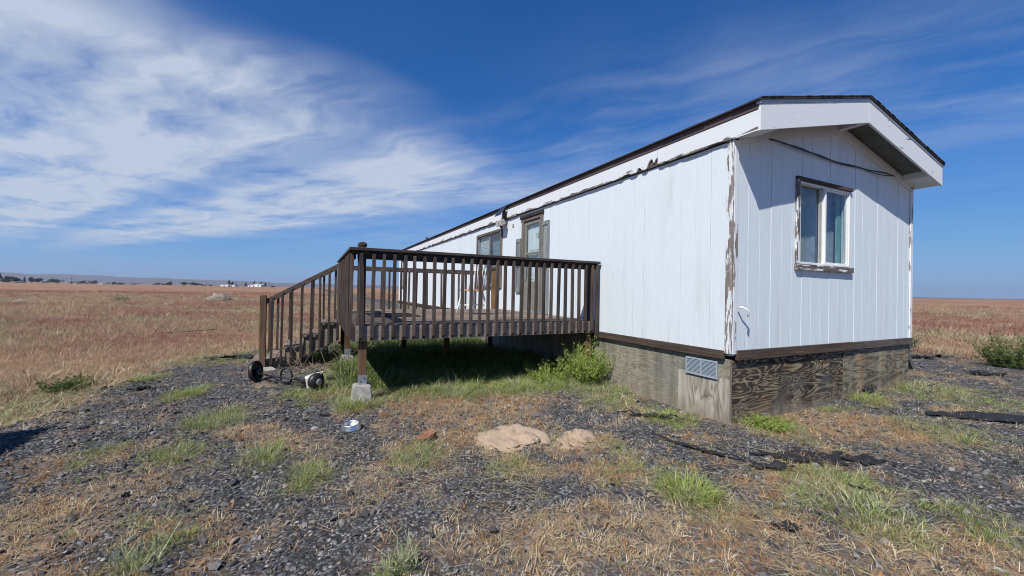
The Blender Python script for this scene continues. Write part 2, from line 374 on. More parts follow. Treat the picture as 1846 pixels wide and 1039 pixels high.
CLEAN = [(-5.92,2.33,.74,1.06), (-4.63,2.54,.66,.74), (-1.37,.84,.5,.4), (-1.01,-.38,.44,.54), (.45,-1.49,.59,.58), (-4.75,.48,.42,.54), (-3.54,-.07,.44,.38), (6.84,.45,.71,1.3), (-2.62,-.31,.28,.24), (-4.1,.1,.55,.5), (-3.1,.15,.5,.35), (1.6,-1.7,.7,.4), (-5.45,2.89,.71,.8), (-6,5,.5,1.2), (5,-.9,1.2,.4)]
def masks(x, y):
    fld = pad_edge(x, y)
    gn = ell(x, y, GREEN); dr = ell(x, y, DRY); cl = ell(x, y, CLEAN)
    nz = fbm(x, y, 1.6, 41); n2 = fbm(x, y, 2.2, 53)
    dr = np.clip(np.maximum(dr, sst(0.56, 0.71, nz)*0.75) - 0.7*cl, 0, 1)
    dr = dr*np.clip(0.15+1.7*fbm(x, y, 5.5, 61), 0.35, 1)
    dr = np.maximum(dr, sst(0.60, 0.72, fbm(x, y, 4.5, 71))*0.6*(1-0.6*cl))
    gn = np.clip(np.maximum(gn, sst(0.62, 0.74, n2)*0.5*(1-cl)), 0, 1)
    gn = gn*np.clip(0.2+1.6*fbm(x, y, 5.0, 83), 0.3, 1)
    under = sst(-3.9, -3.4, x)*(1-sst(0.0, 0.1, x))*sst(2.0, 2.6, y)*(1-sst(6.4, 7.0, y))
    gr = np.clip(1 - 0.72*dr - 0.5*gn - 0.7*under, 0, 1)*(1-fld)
    return fld, gn*(1-fld), dr*(1-fld), gr

# ------------------------------------------------------------------ ground sheet
def lines(a, b, step, far):
    inner = list(np.arange(a, b+1e-6, step)); out = []; s = step; v = b
    while v < far: s *= 1.32; v += s; out.append(v)
    lo = []; s = step; v = a
    while v > -far: s *= 1.32; v -= s; lo.append(v)
    return np.array(lo[::-1] + inner + out)
gx = lines(-8.5, 10.0, 0.055, 9000); gy = lines(-3.2, 9.0, 0.055, 9000)
GX, GY = np.meshgrid(gx, gy, indexing='ij')
GZ = ground_z(GX, GY)
nx, ny = len(gx), len(gy)
me = bpy.data.meshes.new('ground'); V = np.stack([GX, GY, GZ], -1).reshape(-1, 3)
idx = np.arange(nx*ny).reshape(nx, ny)
Q = np.stack([idx[:-1, :-1], idx[1:, :-1], idx[1:, 1:], idx[:-1, 1:]], -1).reshape(-1, 4)
me.vertices.add(len(V)); me.vertices.foreach_set('co', V.ravel().astype(np.float32))
me.loops.add(Q.size); me.loops.foreach_set('vertex_index', Q.ravel().astype(np.int32))
me.polygons.add(len(Q)); me.polygons.foreach_set('loop_start', np.arange(0, Q.size, 4, dtype=np.int32)); me.polygons.foreach_set('use_smooth', np.ones(len(Q), bool))
me.update(calc_edges=True); me.validate()
fld, gn, dr, gr = masks(V[:, 0], V[:, 1])
for nm, a in (('field', fld), ('green', gn), ('dry', dr), ('gravel', gr)):
    at_ = me.attributes.new(nm, 'FLOAT', 'POINT'); at_.data.foreach_set('value', a.astype(np.float32))
def ground_f(n, b):
    p = pos(n)
    A = {k: nd(n, 'ShaderNodeAttribute', {'attribute_name': k}).outputs['Fac'] for k in ('field', 'green', 'dry', 'gravel')}
    f1 = noise(n, p, 7.0, 8, 0.7); f2 = noise(n, p, 60.0, 5, 0.7); f3 = noise(n, p, 0.9, 5, 0.6)
    soil = ramp(n, f2, [(0.25, (0.07, 0.056, 0.046)), (0.75, (0.22, 0.17, 0.125))])
    vor = nd(n, 'ShaderNodeTexVoronoi', Vector=p, Scale=42.0)
    vsep = nd(n, 'ShaderNodeSeparateColor', i0=vor.outputs['Color']).outputs[0]
    stone = ramp(n, vsep, [(0.0, (0.055, 0.056, 0.062)), (0.6, (0.13, 0.13, 0.14)), (0.95, (0.24, 0.24, 0.245)), (1.0, (0.38, 0.37, 0.35))])
    stone = mixc(n, maprange(n, vor.outputs['Distance'], 0.35, 0.6), stone, (0.04, 0.038, 0.037))
    dry = ramp(n, f1, [(0.3, (0.165, 0.105, 0.06)), (0.5, (0.28, 0.19, 0.115)), (0.7, (0.40, 0.305, 0.20))])
    grn = ramp(n, f1, [(0.3, (0.05, 0.062, 0.02)), (0.7, (0.16, 0.165, 0.06))])
    c = mixc(n, A['gravel'], soil, stone)
    c = mixc(n, math_(n, 'MULTIPLY', A['dry'], maprange(n, f1, 0.3, 0.6)), c, dry)
    c = mixc(n, math_(n, 'MULTIPLY', A['green'], maprange(n, f1, 0.3, 0.55)), c, grn)
    # open field: cheatgrass, reddish and tan, with olive drifts
    pf = scaled(n, p, (1, 1, 1))
    b1 = noise(n, pf, 0.11, 6, 0.6); b2 = noise(n, pf, 0.035, 5, 0.6); b3 = noise(n, pf, 1.6, 7, 0.7)
    fc = ramp(n, b1, [(0.30, (0.25, 0.115, 0.085)), (0.44, (0.34, 0.175, 0.12)), (0.56, (0.43, 0.27, 0.165)), (0.70, (0.36, 0.27, 0.15))])
    fc = mixc(n, maprange(n, b2, 0.50, 0.64, 0, 0.7), fc, (0.33, 0.275, 0.165))
    fc = mixc(n, 1.0, fc, ramp(n, b3, [(0.25, 0.55), (0.75, 1.25)]), 'MULTIPLY')
    st = noise(n, scaled(n, p, (0.9, 0.9, 1)), 0.012, 6, 0.7)
    fc = mixc(n, 1.0, fc, ramp(n, st, [(0.32, (0.62, 0.60, 0.58)), (0.5, (0.86, 0.82, 0.80)), (0.68, (0.80, 0.86, 0.78))]), 'MULTIPLY')
    c = mixc(n, A['field'], c, fc)
    setc(n, b, 'Base Color', c); b.inputs['Roughness'].default_value = 0.95; b.inputs['Specular IOR Level'].default_value = 0.15
    hgt = math_(n, 'ADD', math_(n, 'MULTIPLY', f2, 0.5), math_(n, 'MULTIPLY', math_(n, 'SUBTRACT', 1.0, vor.outputs['Distance']), math_(n, 'MULTIPLY', A['gravel'], 0.8)))
    bump(n, b, hgt, 0.7, 0.015)
me.materials.append(mat('ground_mixed', ground_f))
tag(obj('ground', me), kind='structure')
def gz(x, y): return float(ground_z(np.array([x]), np.array([y]))[0])

# hills on the horizon: a long low ridge in the west and a plain swell elsewhere
def hills():
    vs, fs = [], []; az = np.radians(np.arange(-95, 150, 0.35)); rows = 7
    for i, a in enumerate(az):
        d = math.degrees(a)
        h = float(np.interp(d, [-95, -40, -26, -16, -4, 20, 60, 75, 150], [150, 158, 142, 116, 82, 55, 20, 13, 20]))
        h *= 1 + 0.10*(vnoise(d*0.33, 2.0)-.5)*2 + 0.05*(vnoise(d*1.3, 5.0)-.5)*2
        for k in range(rows):
            t = k/(rows-1); rr = 6200 + 2600*t
            z = -2 + h*(0.5-0.5*math.cos(math.pi*t))*(0.93+0.14*vnoise(d*0.9, t*4.0, 3))
            vs.append((CAM.x+rr*math.sin(a), CAM.y+rr*math.cos(a), z))
        if i:
            for k in range(rows-1): o = (i-1)*rows+k; fs.append((o, o+1, o+rows+1, o+rows))
    def f(n, b):
        p = pos(n); k = noise(n, scaled(n, p, (1, 1, 3)), 0.0022, 7, 0.65)
        setc(n, b, 'Base Color', ramp(n, k, [(0.3, (0.065, 0.06, 0.06)), (0.5, (0.13, 0.105, 0.085)), (0.7, (0.085, 0.085, 0.065))])); b.inputs['Roughness'].default_value = 1.0
    return tag(obj('hills', from_arrays('hills', vs, fs, mat('hill_scrub', f), True)), kind='structure')
hills()

# ------------------------------------------------------------------ the mobile home
W, L = 4.14, 18.85
ZB, ZT = 0.80, 3.05                      # bottom and top of the siding
SL = 0.234                               # roof slope
def roofz(x): return ZT + SL*min(x, W-x)
home = empty('mobile_home', (0, 0, 0), 0, 'long white single-wide mobile home with peeling paint and plywood skirting', 'mobile home')

DOOR = (3.98, 4.83, 0.955, 2.96); WIN1 = (5.93, 7.44, 1.50, 2.84); WIN2 = (17.1, 17.95, 1.50, 2.85); WINE = (1.20, 2.37, 1.785, 2.785)
def rect_minus(rects, hole):
    out = []
    a, b, c, d = hole
    for (y0, y1, z0, z1) in rects:
        if y1 <= a or y0 >= b or z1 <= c or z0 >= d: out.append((y0, y1, z0, z1)); continue
        if z0 < c: out.append((y0, y1, z0, c))
        if z1 > d: out.append((y0, y1, d, z1))
        m0, m1 = max(z0, c), min(z1, d)
        if y0 < a: out.append((y0, a, m0, m1))
        if y1 > b: out.append((b, y1, m0, m1))
    return out
# shell behind the siding
shell_bm = []
def wall_boxes(name, rects, axis, a, b, m):
    vs, fs = [], []
    for (p0, p1, z0, z1) in rects:
        o = len(vs)
        for t in (a, b):
            for (p, z) in ((p0, z0), (p1, z0), (p1, z1), (p0, z1)):
                vs.append((t, p, z) if axis == 'x' else (p, t, z))
        fs += [(o, o+1, o+2, o+3), (o+7, o+6, o+5, o+4)] + [(o+i, o+4+i, o+4+(i+1) % 4, o+(i+1) % 4) for i in range(4)]
    me = from_arrays(name, vs, fs, m); fixn(me); return obj(name, me, home)
r = [(0.0, L, 0.74, ZT)]
for h in (DOOR, WIN1, WIN2): r = rect_minus(r, h)
wall_boxes('wall', r, 'x', 0.008, 0.09, groove)
wall_boxes('wall', rect_minus([(0.091, W-0.091, 0.74, ZT)], WINE), 'y', 0.008, 0.09, groove)
prism('wall', [(0.05, ZT+.001), (W-.05, ZT+.001), (W/2, ZT+SL*W/2-.03)], 'y', 0.008, 0.05, groove, home)
wall_boxes('wall', [(0.0, L, 0.74, ZT)], 'x', W-0.09, W, siding)
wall_boxes('wall', [(0.091, W-0.091, 0.74, ZT)], 'y', L-0.09, L, siding)
prism('wall', [(0.05, ZT+.001), (W-.05, ZT+.001), (W/2, ZT+SL*W/2-.03)], 'y', L-.09, L, siding, home)
box('interior_floor', (0.1, 0.1, 0.78), (W-0.1, L-0.1, 0.90), interior, home, 0)
box('interior_wall', (0.1, 2.55, 0.91), (W-0.1, 2.62, 3.0), interior, home, 0)
box('interior_wall', (1.55, 2.65, 0.91), (1.62, L-0.1, 3.0), interior, home, 0)
box('ceiling', (0.1, 0.1, 3.0), (W-0.1, L-0.1, 3.04), interior, home, 0)

# grooved siding, board by board
BW = 0.2032; GAP = 0.0045
y = 0.06; k = 0
while y < L-0.05:
    y1 = min(y+BW, L-0.05); g = GAP*0.75 if (k % 6) else 0.011
    rr_ = [(y+g/2, y1-g/2, ZB-0.02, ZT)]
    for h in (DOOR, WIN1, WIN2): rr_ = rect_minus(rr_, h)
    for (a, b, c, d) in rr_: box('siding_board', (-0.004 + 0.0012*(k % 3), a, c), (0.008, b, d), siding, home, 0.001)
    y = y1; k += 1
x = 0.06; k = 0
while x < W-0.05:
    x1 = min(x+BW, W-0.05); g = GAP if (k % 6) else 0.010
    a, b = x+g/2, x1-g/2
    ya = -0.004 + 0.0012*(k % 3)
    for (p0, p1, z0, z1) in rect_minus([(a, b, ZB-0.02, ZT-0.12)], WINE): box('siding_board', (p0, ya, z0), (p1, 0.008, z1), siding, home, 0.001)
    poly = [(a, ZT-0.12), (b, ZT-0.12), (b, roofz(b))] + ([(W/2, roofz(W/2))] if a < W/2 < b else []) + [(a, roofz(a))]
    prism('siding_board', poly, 'y', ya, 0.008, siding, home)
    x = x1; k += 1

# corner boards
peel_corner = peel('peeling_corner_board', 'z', 0.50); peel_light = peel('lightly_peeling_white', 'z', 0.34)
box('corner_board', (-0.028, -0.024, 0.765), (-0.004, 0.055, 3.055), peel_corner, home, label='badly peeling grey and white corner board')
box('corner_board', (-0.003, -0.026, 0.762), (0.062, -0.004, 3.055), peel('peeling_end_corner', 'z', 0.42), home)
box('corner_board', (W-0.055, -0.024, 0.765), (W+0.004, -0.004, 3.055), peel('peeling_far_corner', 'z', 0.42), home)
box('corner_board', (W+0.006, -0.02, 0.765), (W+0.026, 0.06, 3.055), peel_light, home)
# brown belly trim
for (a, b) in ((0.06, 2.44), (2.445, 4.9), (4.905, 7.3), (7.305, 9.8), (9.805, 12.2), (12.205, 14.6), (14.605, 17.1), (17.105, L)):
    box('belly_trim', (-0.034, a, 0.70), (-0.006, b, 0.792), trimwood('y'), home)
box('belly_trim', (0.066, -0.036, 0.695), (2.47, -0.006, 0.80), trimwood('x'), home)
box('belly_trim', (2.472, -0.032, 0.70), (W, -0.006, 0.797), wood('worn_grey_trim_x', 'x', (0.07, 0.055, 0.045), (0.24, 0.21, 0.185)), home)
# plywood skirting
ya = 0.69
box('skirt_panel', (0.016, 0.012, 0.486), (0.032, ya, 0.70), ply_side, home, 0.001)
box('skirt_panel', (0.011, 0.012, -0.12), (0.027, ya-0.002, 0.484), ply_patch, home, 0.001, label='grey plywood patch with upright grain')
while ya < L-0.1:
    b = min(ya+2.44, L); box('skirt_panel', (0.016, ya+0.004, -0.15), (0.032, b, 0.70), ply_side, home, 0.001); ya = b
box('skirt_panel', (0.036, 0.012, -0.12), (2.28, 0.028, 0.70), ply_end, home, 0.001, label='dark brown plywood with swirling grain')
box('skirt_panel', (2.284, 0.004, -0.12), (W-0.02, 0.020, 0.70), ply_end2, home, 0.001, label='olive plywood with swirling grain')
box('skirt_panel', (W-0.019, 0.012, -0.12), (W-0.003, L, 0.70), ply_side, home, 0.001)
box('skirt_corner', (0.012, -0.002, -0.12), (0.034, 0.011, 0.70), wood('grey_corner_strip', 'z', (0.09, 0.08, 0.07), (0.22, 0.20, 0.17)), home)
# foundation vent
vent = box('foundation_vent', (-0.002, 0.155, 0.468), (0.010, 0.565, 0.655), plain('grey_vent_back', (0.20, 0.24, 0.28), 0.7), home, 0.001)
ventm = plain('pale_blue_grey_metal', (0.36, 0.42, 0.48), 0.6, 0.1, 0.06)
for (a, b, c, d) in ((0.150, 0.570, 0.463, 0.482), (0.150, 0.570, 0.641, 0.660), (0.150, 0.166, 0.482, 0.641), (0.554, 0.570, 0.482, 0.641), (0.352, 0.368, 0.482, 0.641)):
    box('vent_frame', (-0.010, a, c), (0.0, b, d), ventm, vent, 0.001)
for s in range(2):
    y0, y1 = (0.166, 0.352) if s == 0 else (0.368, 0.554)
    for i in range(11):
        z = 0.488 + i*0.0142
        o = obj('vent_slat', box_mesh(0.006, 0.19, 0.0075, ventm, 0), vent, Vector((-0.006, (y0+y1)/2, z)) - WL(vent), (math.radians(0), 0, 0))

# eave fascia on the long side: white lower board in lengths, rotten at one joint, brown board above, shingle edge
fascia_m = peel('peeling_white_fascia', 'y', 0.325, (0.05, 0.042, 0.036), (0.24, 0.21, 0.18), (3.056, 3.12, 0.27))
jo = [-0.30, 1.02, 2.12, 5.2, 8.3, 11.4, 14.5, L+0.3]
for i in range(len(jo)-1):
    a, b = jo[i]+0.003, jo[i+1]-0.003; n_ = max(6, int((b-a)/0.03)); vs = []; fs = []
    for k in range(n_+1):
        yy = a+(b-a)*k/n_
        rot_ = 0.10*float(sst(0.16, 0.0, abs(yy-1.07)))*(0.4+0.9*float(vnoise(yy*22, 4))) if yy > 1.02 else 0
        rot_ += 0.05*float(sst(1.0, 0.1, yy-1.05))*float(sst(.35, .7, vnoise(yy*14, 7))) if 1.0 < yy < 2.2 else 0
        rot_ += 0.012*float(sst(.55, .8, vnoise(yy*9, 1)))
        zb = 3.056+rot_
        for (xx, zz) in ((-0.048, zb), (-0.048, 3.262), (-0.026, 3.262), (-0.026, zb)): vs.append((xx, yy, zz))
        if k:
            o = (k-1)*4; fs += [(o+j, o+(j+1) % 4, o+4+(j+1) % 4, o+4+j) for j in range(4)]
    fs += [(0, 3, 2, 1), (len(vs)-4, len(vs)-3, len(vs)-2, len(vs)-1)]
    me = from_arrays('fascia_board', vs, fs, fascia_m); fixn(me); obj('fascia_board', me, home, label='white fascia board rotted through at its lower edge' if i == 1 else None)
box('eave_backing', (-0.024, -0.27, 3.06), (-0.006, L+0.27, 3.345), wood('rotten_grey_wood', 'y', (0.09, 0.075, 0.055), (0.22, 0.19, 0.14)), home, 0)
brownf = plain('brown_fascia_paint', (0.105, 0.072, 0.066), 0.7, 0, 0.15, 3)
box('upper_fascia', (-0.056, -0.297, 3.265), (-0.026, L+0.3, 3.352), brownf, home)
box('fascia_board', (W+0.026, -0.30, 3.056), (W+0.048, L+0.3, 3.345), fascia_m, home)
# gable fascia, near end
gf = peel('peeling_gable_fascia', 'x', 0.30, (0.10, 0.085, 0.07), (0.30, 0.27, 0.23))
gable_h = 0.262
xl, xr = -0.05, W+0.05; zl = 3.05
def gz_(x): return zl + SL*(min(x, W-x)+0.05) - 0.005
for (ya_, yb_) in ((-0.325, -0.30), (L+0.30, L+0.325)):
    prism('gable_fascia', [(xl, gz_(xl)), (W/2-.002, gz_(W/2)), (W/2-.002, gz_(W/2)+gable_h), (xl, gz_(xl)+gable_h)], 'y', ya_, yb_, gf, home)
    prism('gable_fascia', [(W/2+.002, gz_(W/2)), (xr, gz_(xr)), (xr, gz_(xr)+gable_h), (W/2+.002, gz_(W/2)+gable_h)], 'y', ya_, yb_, gf, home)
drip = plain('grey_drip_edge', (0.52, 0.54, 0.57), 0.45, 0.3, 0.1)
prism('drip_edge', [(xl-.012, gz_(xl)+gable_h+.001), (W/2, gz_(W/2)+gable_h+.001), (W/2, gz_(W/2)+gable_h+.034), (xl-.012, gz_(xl)+gable_h+.034)], 'y', -0.332, -0.285, drip, home)
prism('drip_edge', [(W/2+.001, gz_(W/2)+gable_h+.001), (xr+.012, gz_(xr)+gable_h+.001), (xr+.012, gz_(xr)+gable_h+.034), (W/2+.001, gz_(W/2)+gable_h+.034)], 'y', -0.332, -0.285, drip, home)
# soffit of the gable overhang: boxed ends, recessed dark panels, white frieze against the wall
soff = plain('grey_green_soffit', (0.17, 0.18, 0.165), 0.9, 0, 0.25, 4)
prism('soffit', [(xl+.03, gz_(xl)+.10), (W/2-.05, gz_(W/2)+.09), (W/2-.05, gz_(W/2)+.115), (xl+.03, gz_(xl)+.125)], 'y', -0.298, 0.006, soff, home)
prism('soffit', [(W/2+.05, gz_(W/2)+.09), (xr-.03, gz_(xr)+.10), (xr-.03, gz_(xr)+.125), (W/2+.05, gz_(W/2)+.115)], 'y', -0.298, 0.006, soff, home)
wf = peel_light
prism('lookout', [(W/2-.045, gz_(W/2)+.005), (W/2+.045, gz_(W/2)+.005), (W/2+.045, gz_(W/2)+.12), (W/2-.045, gz_(W/2)+.12)], 'y', -0.298, -0.006, wf, home)
prism('eave_return', [(xr-.004, 3.052), (xr-.004, 3.2), (W-.32, 3.2+.05), (W-.32, gz_(W-.32)+.004)], 'y', -0.299, -0.0205, wf, home)
prism('eave_return', [(xl+.004, 3.052), (xl+.004, 3.2), (.30, 3.2+.05), (.30, gz_(.30)+.004)], 'y', -0.299, -0.028, wf, home)
prism('frieze_board', [(0.064, ZT-0.03), (W/2, roofz(W/2)-.045), (W/2, roofz(W/2)+.092), (0.064, ZT+.092)], 'y', -0.020, -0.005, wf, home)
prism('frieze_board', [(W/2+.001, roofz(W/2)-.045), (W-.06, ZT-.03), (W-.06, ZT+.092), (W/2+.001, roofz(W/2)+.092)], 'y', -0.020, -0.005, wf, home)
# roof
for s in (0, 1):
    x0 = (-0.075, W/2) if s == 0 else (W/2, W+0.075)
    za, zb = (3.338, 3.338+SL*(W/2+.075)) if s == 0 else (3.338+SL*(W/2+.075), 3.338)
    prism('roof', [(x0[0], za), (x0[1], zb), (x0[1], zb+.024), (x0[0], za+.024)], 'y', -0.345, L+0.345, roofm, home)
# ragged shingle tabs along the rakes and the eave
for i in range(34):
    t = i/34; xx = -0.07 + (W+0.14)*t; zz = 3.362 + SL*(min(xx+.055, W-xx-.055)+.075)
    if True:
        box('shingle', (xx, -0.348-rnd.random()*.008, zz-.002), (xx+0.11, -0.20, zz+0.004+rnd.random()*.003), roofm, home, 0, rot=(0, -math.atan(SL)*(1 if xx < W/2 else -1), 0))
for i in range(60):
    yy = -0.33 + i*0.315
    box('shingle', (-0.09-rnd.random()*.012, yy, 3.362), (0.12, yy+0.30, 3.372+rnd.random()*.006), roofm, home, 0, rot=(0, -math.atan(SL), 0))
tube('vent_pipe', [(0.6, 15.5, 3.4), (0.6, 15.5, 3.78)], 0.05, plain('dark_pipe', (0.03, 0.03, 0.03), 0.6), home, 10)

# end window
wroot = box('window', (1.20, 0.02, 1.785), (1.232, 0.06, 2.785), vinyl, home, 0.002)
for (a, b, c, d) in ((1.232, 2.37, 1.785, 1.812), (1.232, 2.37, 2.758, 2.785), (2.344, 2.37, 1.812, 2.758), (1.764, 1.794, 1.812, 2.758)):
    box('window_frame', (a, -0.012, c), (b, 0.055, d), vinyl, wroot, 0.003)
box('window_frame', (1.198, -0.014, 1.783), (1.236, 0.019, 2.787), vinyl, wroot, 0.003)
for (a, b, c, d) in ((1.795, 1.815, 1.812, 2.758), (2.324, 2.343, 1.812, 2.758), (1.815, 2.324, 1.812, 1.832), (1.815, 2.324, 2.738, 2.758)):
    box('sash', (a, 0.0, c), (b, 0.03, d), vinyl, wroot, 0.002)
box('pane', (1.236, 0.040, 1.812), (1.764, 0.044, 2.758), glass, wroot, 0)
box('pane', (1.815, 0.014, 1.832), (2.324, 0.018, 2.738), glass, wroot, 0)
box('insect_screen', (1.70, 0.022, 1.822), (1.757, 0.034, 2.748), plain('grey_inner_sash', (0.42, 0.43, 0.40), 0.6), wroot, 0)
box('curtain', (2.30, 0.11, 1.72), (2.52, 0.13, 2.86), plain('teal_curtain', (0.21, 0.42, 0.41), 0.9, 0, 0.2), wroot, 0)
box('curtain', (1.75, 0.20, 1.72), (2.70, 0.22, 2.86), plain('slate_pane_reflection', (0.40, 0.42, 0.52), 0.95, 0, 0.2), wroot, 0)  # added panel: its blue-grey colour stands in for the right pane's reflection
box('curtain', (1.05, 0.19, 1.72), (1.745, 0.21, 2.86), plain('grey_green_curtain', (0.30, 0.32, 0.29), 0.95, 0, 0.2), wroot, 0)
wtr = peel('peeling_window_trim', 'z', 0.52, (0.055, 0.042, 0.036), (0.20, 0.17, 0.15)); wtx = peel('peeling_window_sill', 'x', 0.53, (0.05, 0.04, 0.034), (0.22, 0.19, 0.16))
box('window_trim', (1.135, -0.030, 1.785), (1.197, -0.006, 2.80), wtr, wroot, label='dark flaking side trim')
box('window_trim', (1.135, -0.034, 2.789), (2.39, -0.006, 2.832), wood('dark_wet_trim', 'x', (0.035, 0.025, 0.02), (0.11, 0.085, 0.07)), wroot, label='bare dark head trim')
box('sill', (1.125, -0.045, 1.712), (2.40, -0.006, 1.781), wtx, wroot)
# long-side window
w1 = box('window', (0.0, WIN1[0], WIN1[2]), (0.03, WIN1[1], WIN1[2]+.04), olive, home, 0.002)
wood_w = wood('grey_brown_window_wood_z', 'z', (0.07, 0.055, 0.045), (0.19, 0.16, 0.13)); wood_y = wood('grey_brown_window_wood_y', 'y', (0.07, 0.055, 0.045), (0.19, 0.16, 0.13))
for nm, a, b, c, d, m_ in (('window_trim', 5.86, 5.935, 1.46, 2.88, wood_w), ('window_trim', 7.435, 7.50, 1.46, 2.88, wood_w), ('window_trim', 5.936, 7.434, 2.82, 2.885, wood_y), ('sill', 5.936, 7.434, 1.44, 1.51, wood_y)):
    box(nm, (-0.035, a, c), (-0.006, b, d), m_, w1)
alum = plain('aluminium_sash', (0.40, 0.41, 0.42), 0.4, 0.5)
for (a, b, c, d) in ((5.936, 5.97, 1.54, 2.82), (7.40, 7.434, 1.54, 2.82), (6.66, 6.70, 1.54, 2.82), (5.97, 7.40, 1.54, 1.57), (5.97, 7.40, 2.79, 2.82)):
    box('sash', (-0.002, a, c), (0.03, b, d), alum, w1, 0.001)
box('pane', (0.012, 5.97, 1.57), (0.016, 6.66, 2.79), glass, w1, 0); box('pane', (0.018, 6.70, 1.57), (0.022, 7.40, 2.79), glass, w1, 0)
def lace_f(n, b):
    k = noise(n, pos(n), 17.0, 4, 0.6, 2.5); setc(n, b, 'Base Color', ramp(n, k, [(0.42, (0.10, 0.12, 0.14)), (0.55, (0.62, 0.64, 0.66))])); b.inputs['Roughness'].default_value = 0.8
box('curtain', (0.05, 6.72, 1.55), (0.056, 7.42, 2.82), mat('lace_curtain', lace_f), w1, 0, label='white lacy sheet behind the pane')
box('curtain', (0.10, 5.94, 1.55), (0.106, 6.66, 2.82), plain('slate_blind', (0.15, 0.21, 0.25), 0.8), w1, 0)
# far window with dark trim
w2 = box('window', (0.0, WIN2[0], WIN2[2]), (0.03, WIN2[1], WIN2[2]+.04), olive, home, 0.002)
for nm, a, b, c, d, m_ in (('window_trim', 17.03, 17.1, 1.45, 2.92, wood_w), ('window_trim', 17.95, 18.03, 1.45, 2.92, wood_w), ('window_trim', 17.1, 17.95, 2.85, 2.92, wood_y), ('sill', 17.1, 17.95, 1.44, 1.5, wood_y)):
    box(nm, (-0.05, a, c), (-0.006, b, d), m_, w2)
box('pane', (0.012, 17.1, 1.54), (0.016, 17.95, 2.85), glass, w2, 0)
box('dryer_vent', (-0.07, 13.3, 1.72), (-0.004, 13.52, 1.78), vinyl, home, 0.004)

# entrance: storm door with a white door behind
door = box('storm_door', (0.0, 4.06, 0.97), (0.026, 4.75, 1.60), olive, home, 0.004)
for (a, b, c, d) in ((4.06, 4.135, 1.60, 2.86), (4.675, 4.75, 1.60, 2.86), (4.135, 4.675, 2.78, 2.86), (4.135, 4.675, 2.155, 2.205)):
    box('door_rail', (-0.003, a, c), (0.026, b, d), olive, door)
box('pane', (0.008, 4.135, 2.205), (0.012, 4.675, 2.78), glass, door, 0); box('pane', (0.008, 4.135, 1.60), (0.012, 4.675, 2.155), glass, door, 0)
whited = plain('white_inner_door', (0.78, 0.79, 0.78), 0.5, 0, 0.05)
inner = box('inner_door', (0.06, 4.06, 0.96), (0.085, 4.75, 2.90), whited, home, 0)
for (a, b, c, d) in ((4.20, 4.38, 2.25, 2.70), (4.43, 4.61, 2.25, 2.70), (4.20, 4.38, 1.65, 2.10), (4.43, 4.61, 1.65, 2.10)):
    box('door_panel', (0.052, a, c), (0.060, b, d), whited, inner, 0.004)
tube('house_number', [(0.05, 4.33, 2.56), (0.05, 4.30, 2.57), (0.05, 4.31, 2.47)], 0.007, blackplastic, inner, 6)
tube('house_number', [(0.05, 4.26, 2.57), (0.05, 4.22, 2.57), (0.05, 4.245, 2.47)], 0.007, blackplastic, inner, 6)
lathe('door_handle', [(0, 0.0), (0.02, 0.0), (0.014, 0.03), (0.028, 0.045), (0.02, 0.065), (0, 0.068)], galv, door, 12, Vector((-0.003, 4.10, 1.95))-WL(door), (0, -math.pi/2, 0))
fr = wood('grey_door_frame_z', 'z', (0.10, 0.09, 0.075), (0.24, 0.215, 0.18))
for (a, b, c, d) in ((3.965, 4.055, 0.958, 2.93), (4.755, 4.845, 0.958, 2.93)): box('door_frame', (-0.03, a, c), (0.03, b, d), fr, home)
box('door_frame', (-0.03, 4.056, 2.865), (0.03, 4.754, 2.93), wood('grey_door_frame_y', 'y', (0.10, 0.09, 0.075), (0.24, 0.215, 0.18)), home)
box('door_head', (-0.05, 3.94, 2.932), (-0.005, 4.90, 2.995), trimwood('y'), home)
box('door_sill', (-0.05, 3.97, 0.962), (0.05, 4.84, 0.975), galv, home, 0.002)
# shutters beside the door
def shutter(y0, y1, z0, z1, lbl):
    s = box('shutter', (-0.030, y0, z0), (-0.010, y1, z1), shutter_m, home, 0.002, label=lbl)
    n_ = int((z1-z0-.2)/0.055)
    for (c, d) in ((z0, z0+.08), (z1-.08, z1), ((z0+z1)/2-.03, (z0+z1)/2+.03)): box('shutter_rail', (-0.045, y0+.02, c), (-0.031, y1-.02, d), shutter_m, s, 0.002)
    for (a, b) in ((y0, y0+.03), (y1-.03, y1)): box('shutter_stile', (-0.048, a, z0), (-0.031, b, z1), shutter_m, s, 0.002)
shutter(3.72, 3.945, 0.97, 2.76, 'blue-grey shutter to the right of the door')
shutter(4.87, 5.07, 1.37, 2.53, 'shorter blue-grey shutter to the left of the door')
box('siding_patch', (-0.012, 5.26, 2.82), (-0.006, 5.33, 2.90), plain('small_grey_bracket', (0.30, 0.28, 0.25), 0.8), home, 0.002)
# downspout at the far corner
dsp = plain('white_downspout', (0.74, 0.75, 0.76), 0.45, 0, 0.12)
ds = box('downspout', (W+0.03, 0.02, 0.80), (W+0.085, 0.085, 2.55), dsp, home, 0.006)
for z in (1.35, 2.05): box('strap', (W+0.027, 0.012, z), (W+0.09, 0.093, z+.025), galv, ds, 0.002)
prism('downspout_elbow', [(W+0.03, 0.79), (W+0.085, 0.79), (W+0.10, 0.52), (W+0.24, 0.33), (W+0.20, 0.29), (W+0.045, 0.47)], 'y', 0.022, 0.083, plain('bent_dark_metal', (0.20, 0.21, 0.22), 0.4, 0.4, 0.2), home)
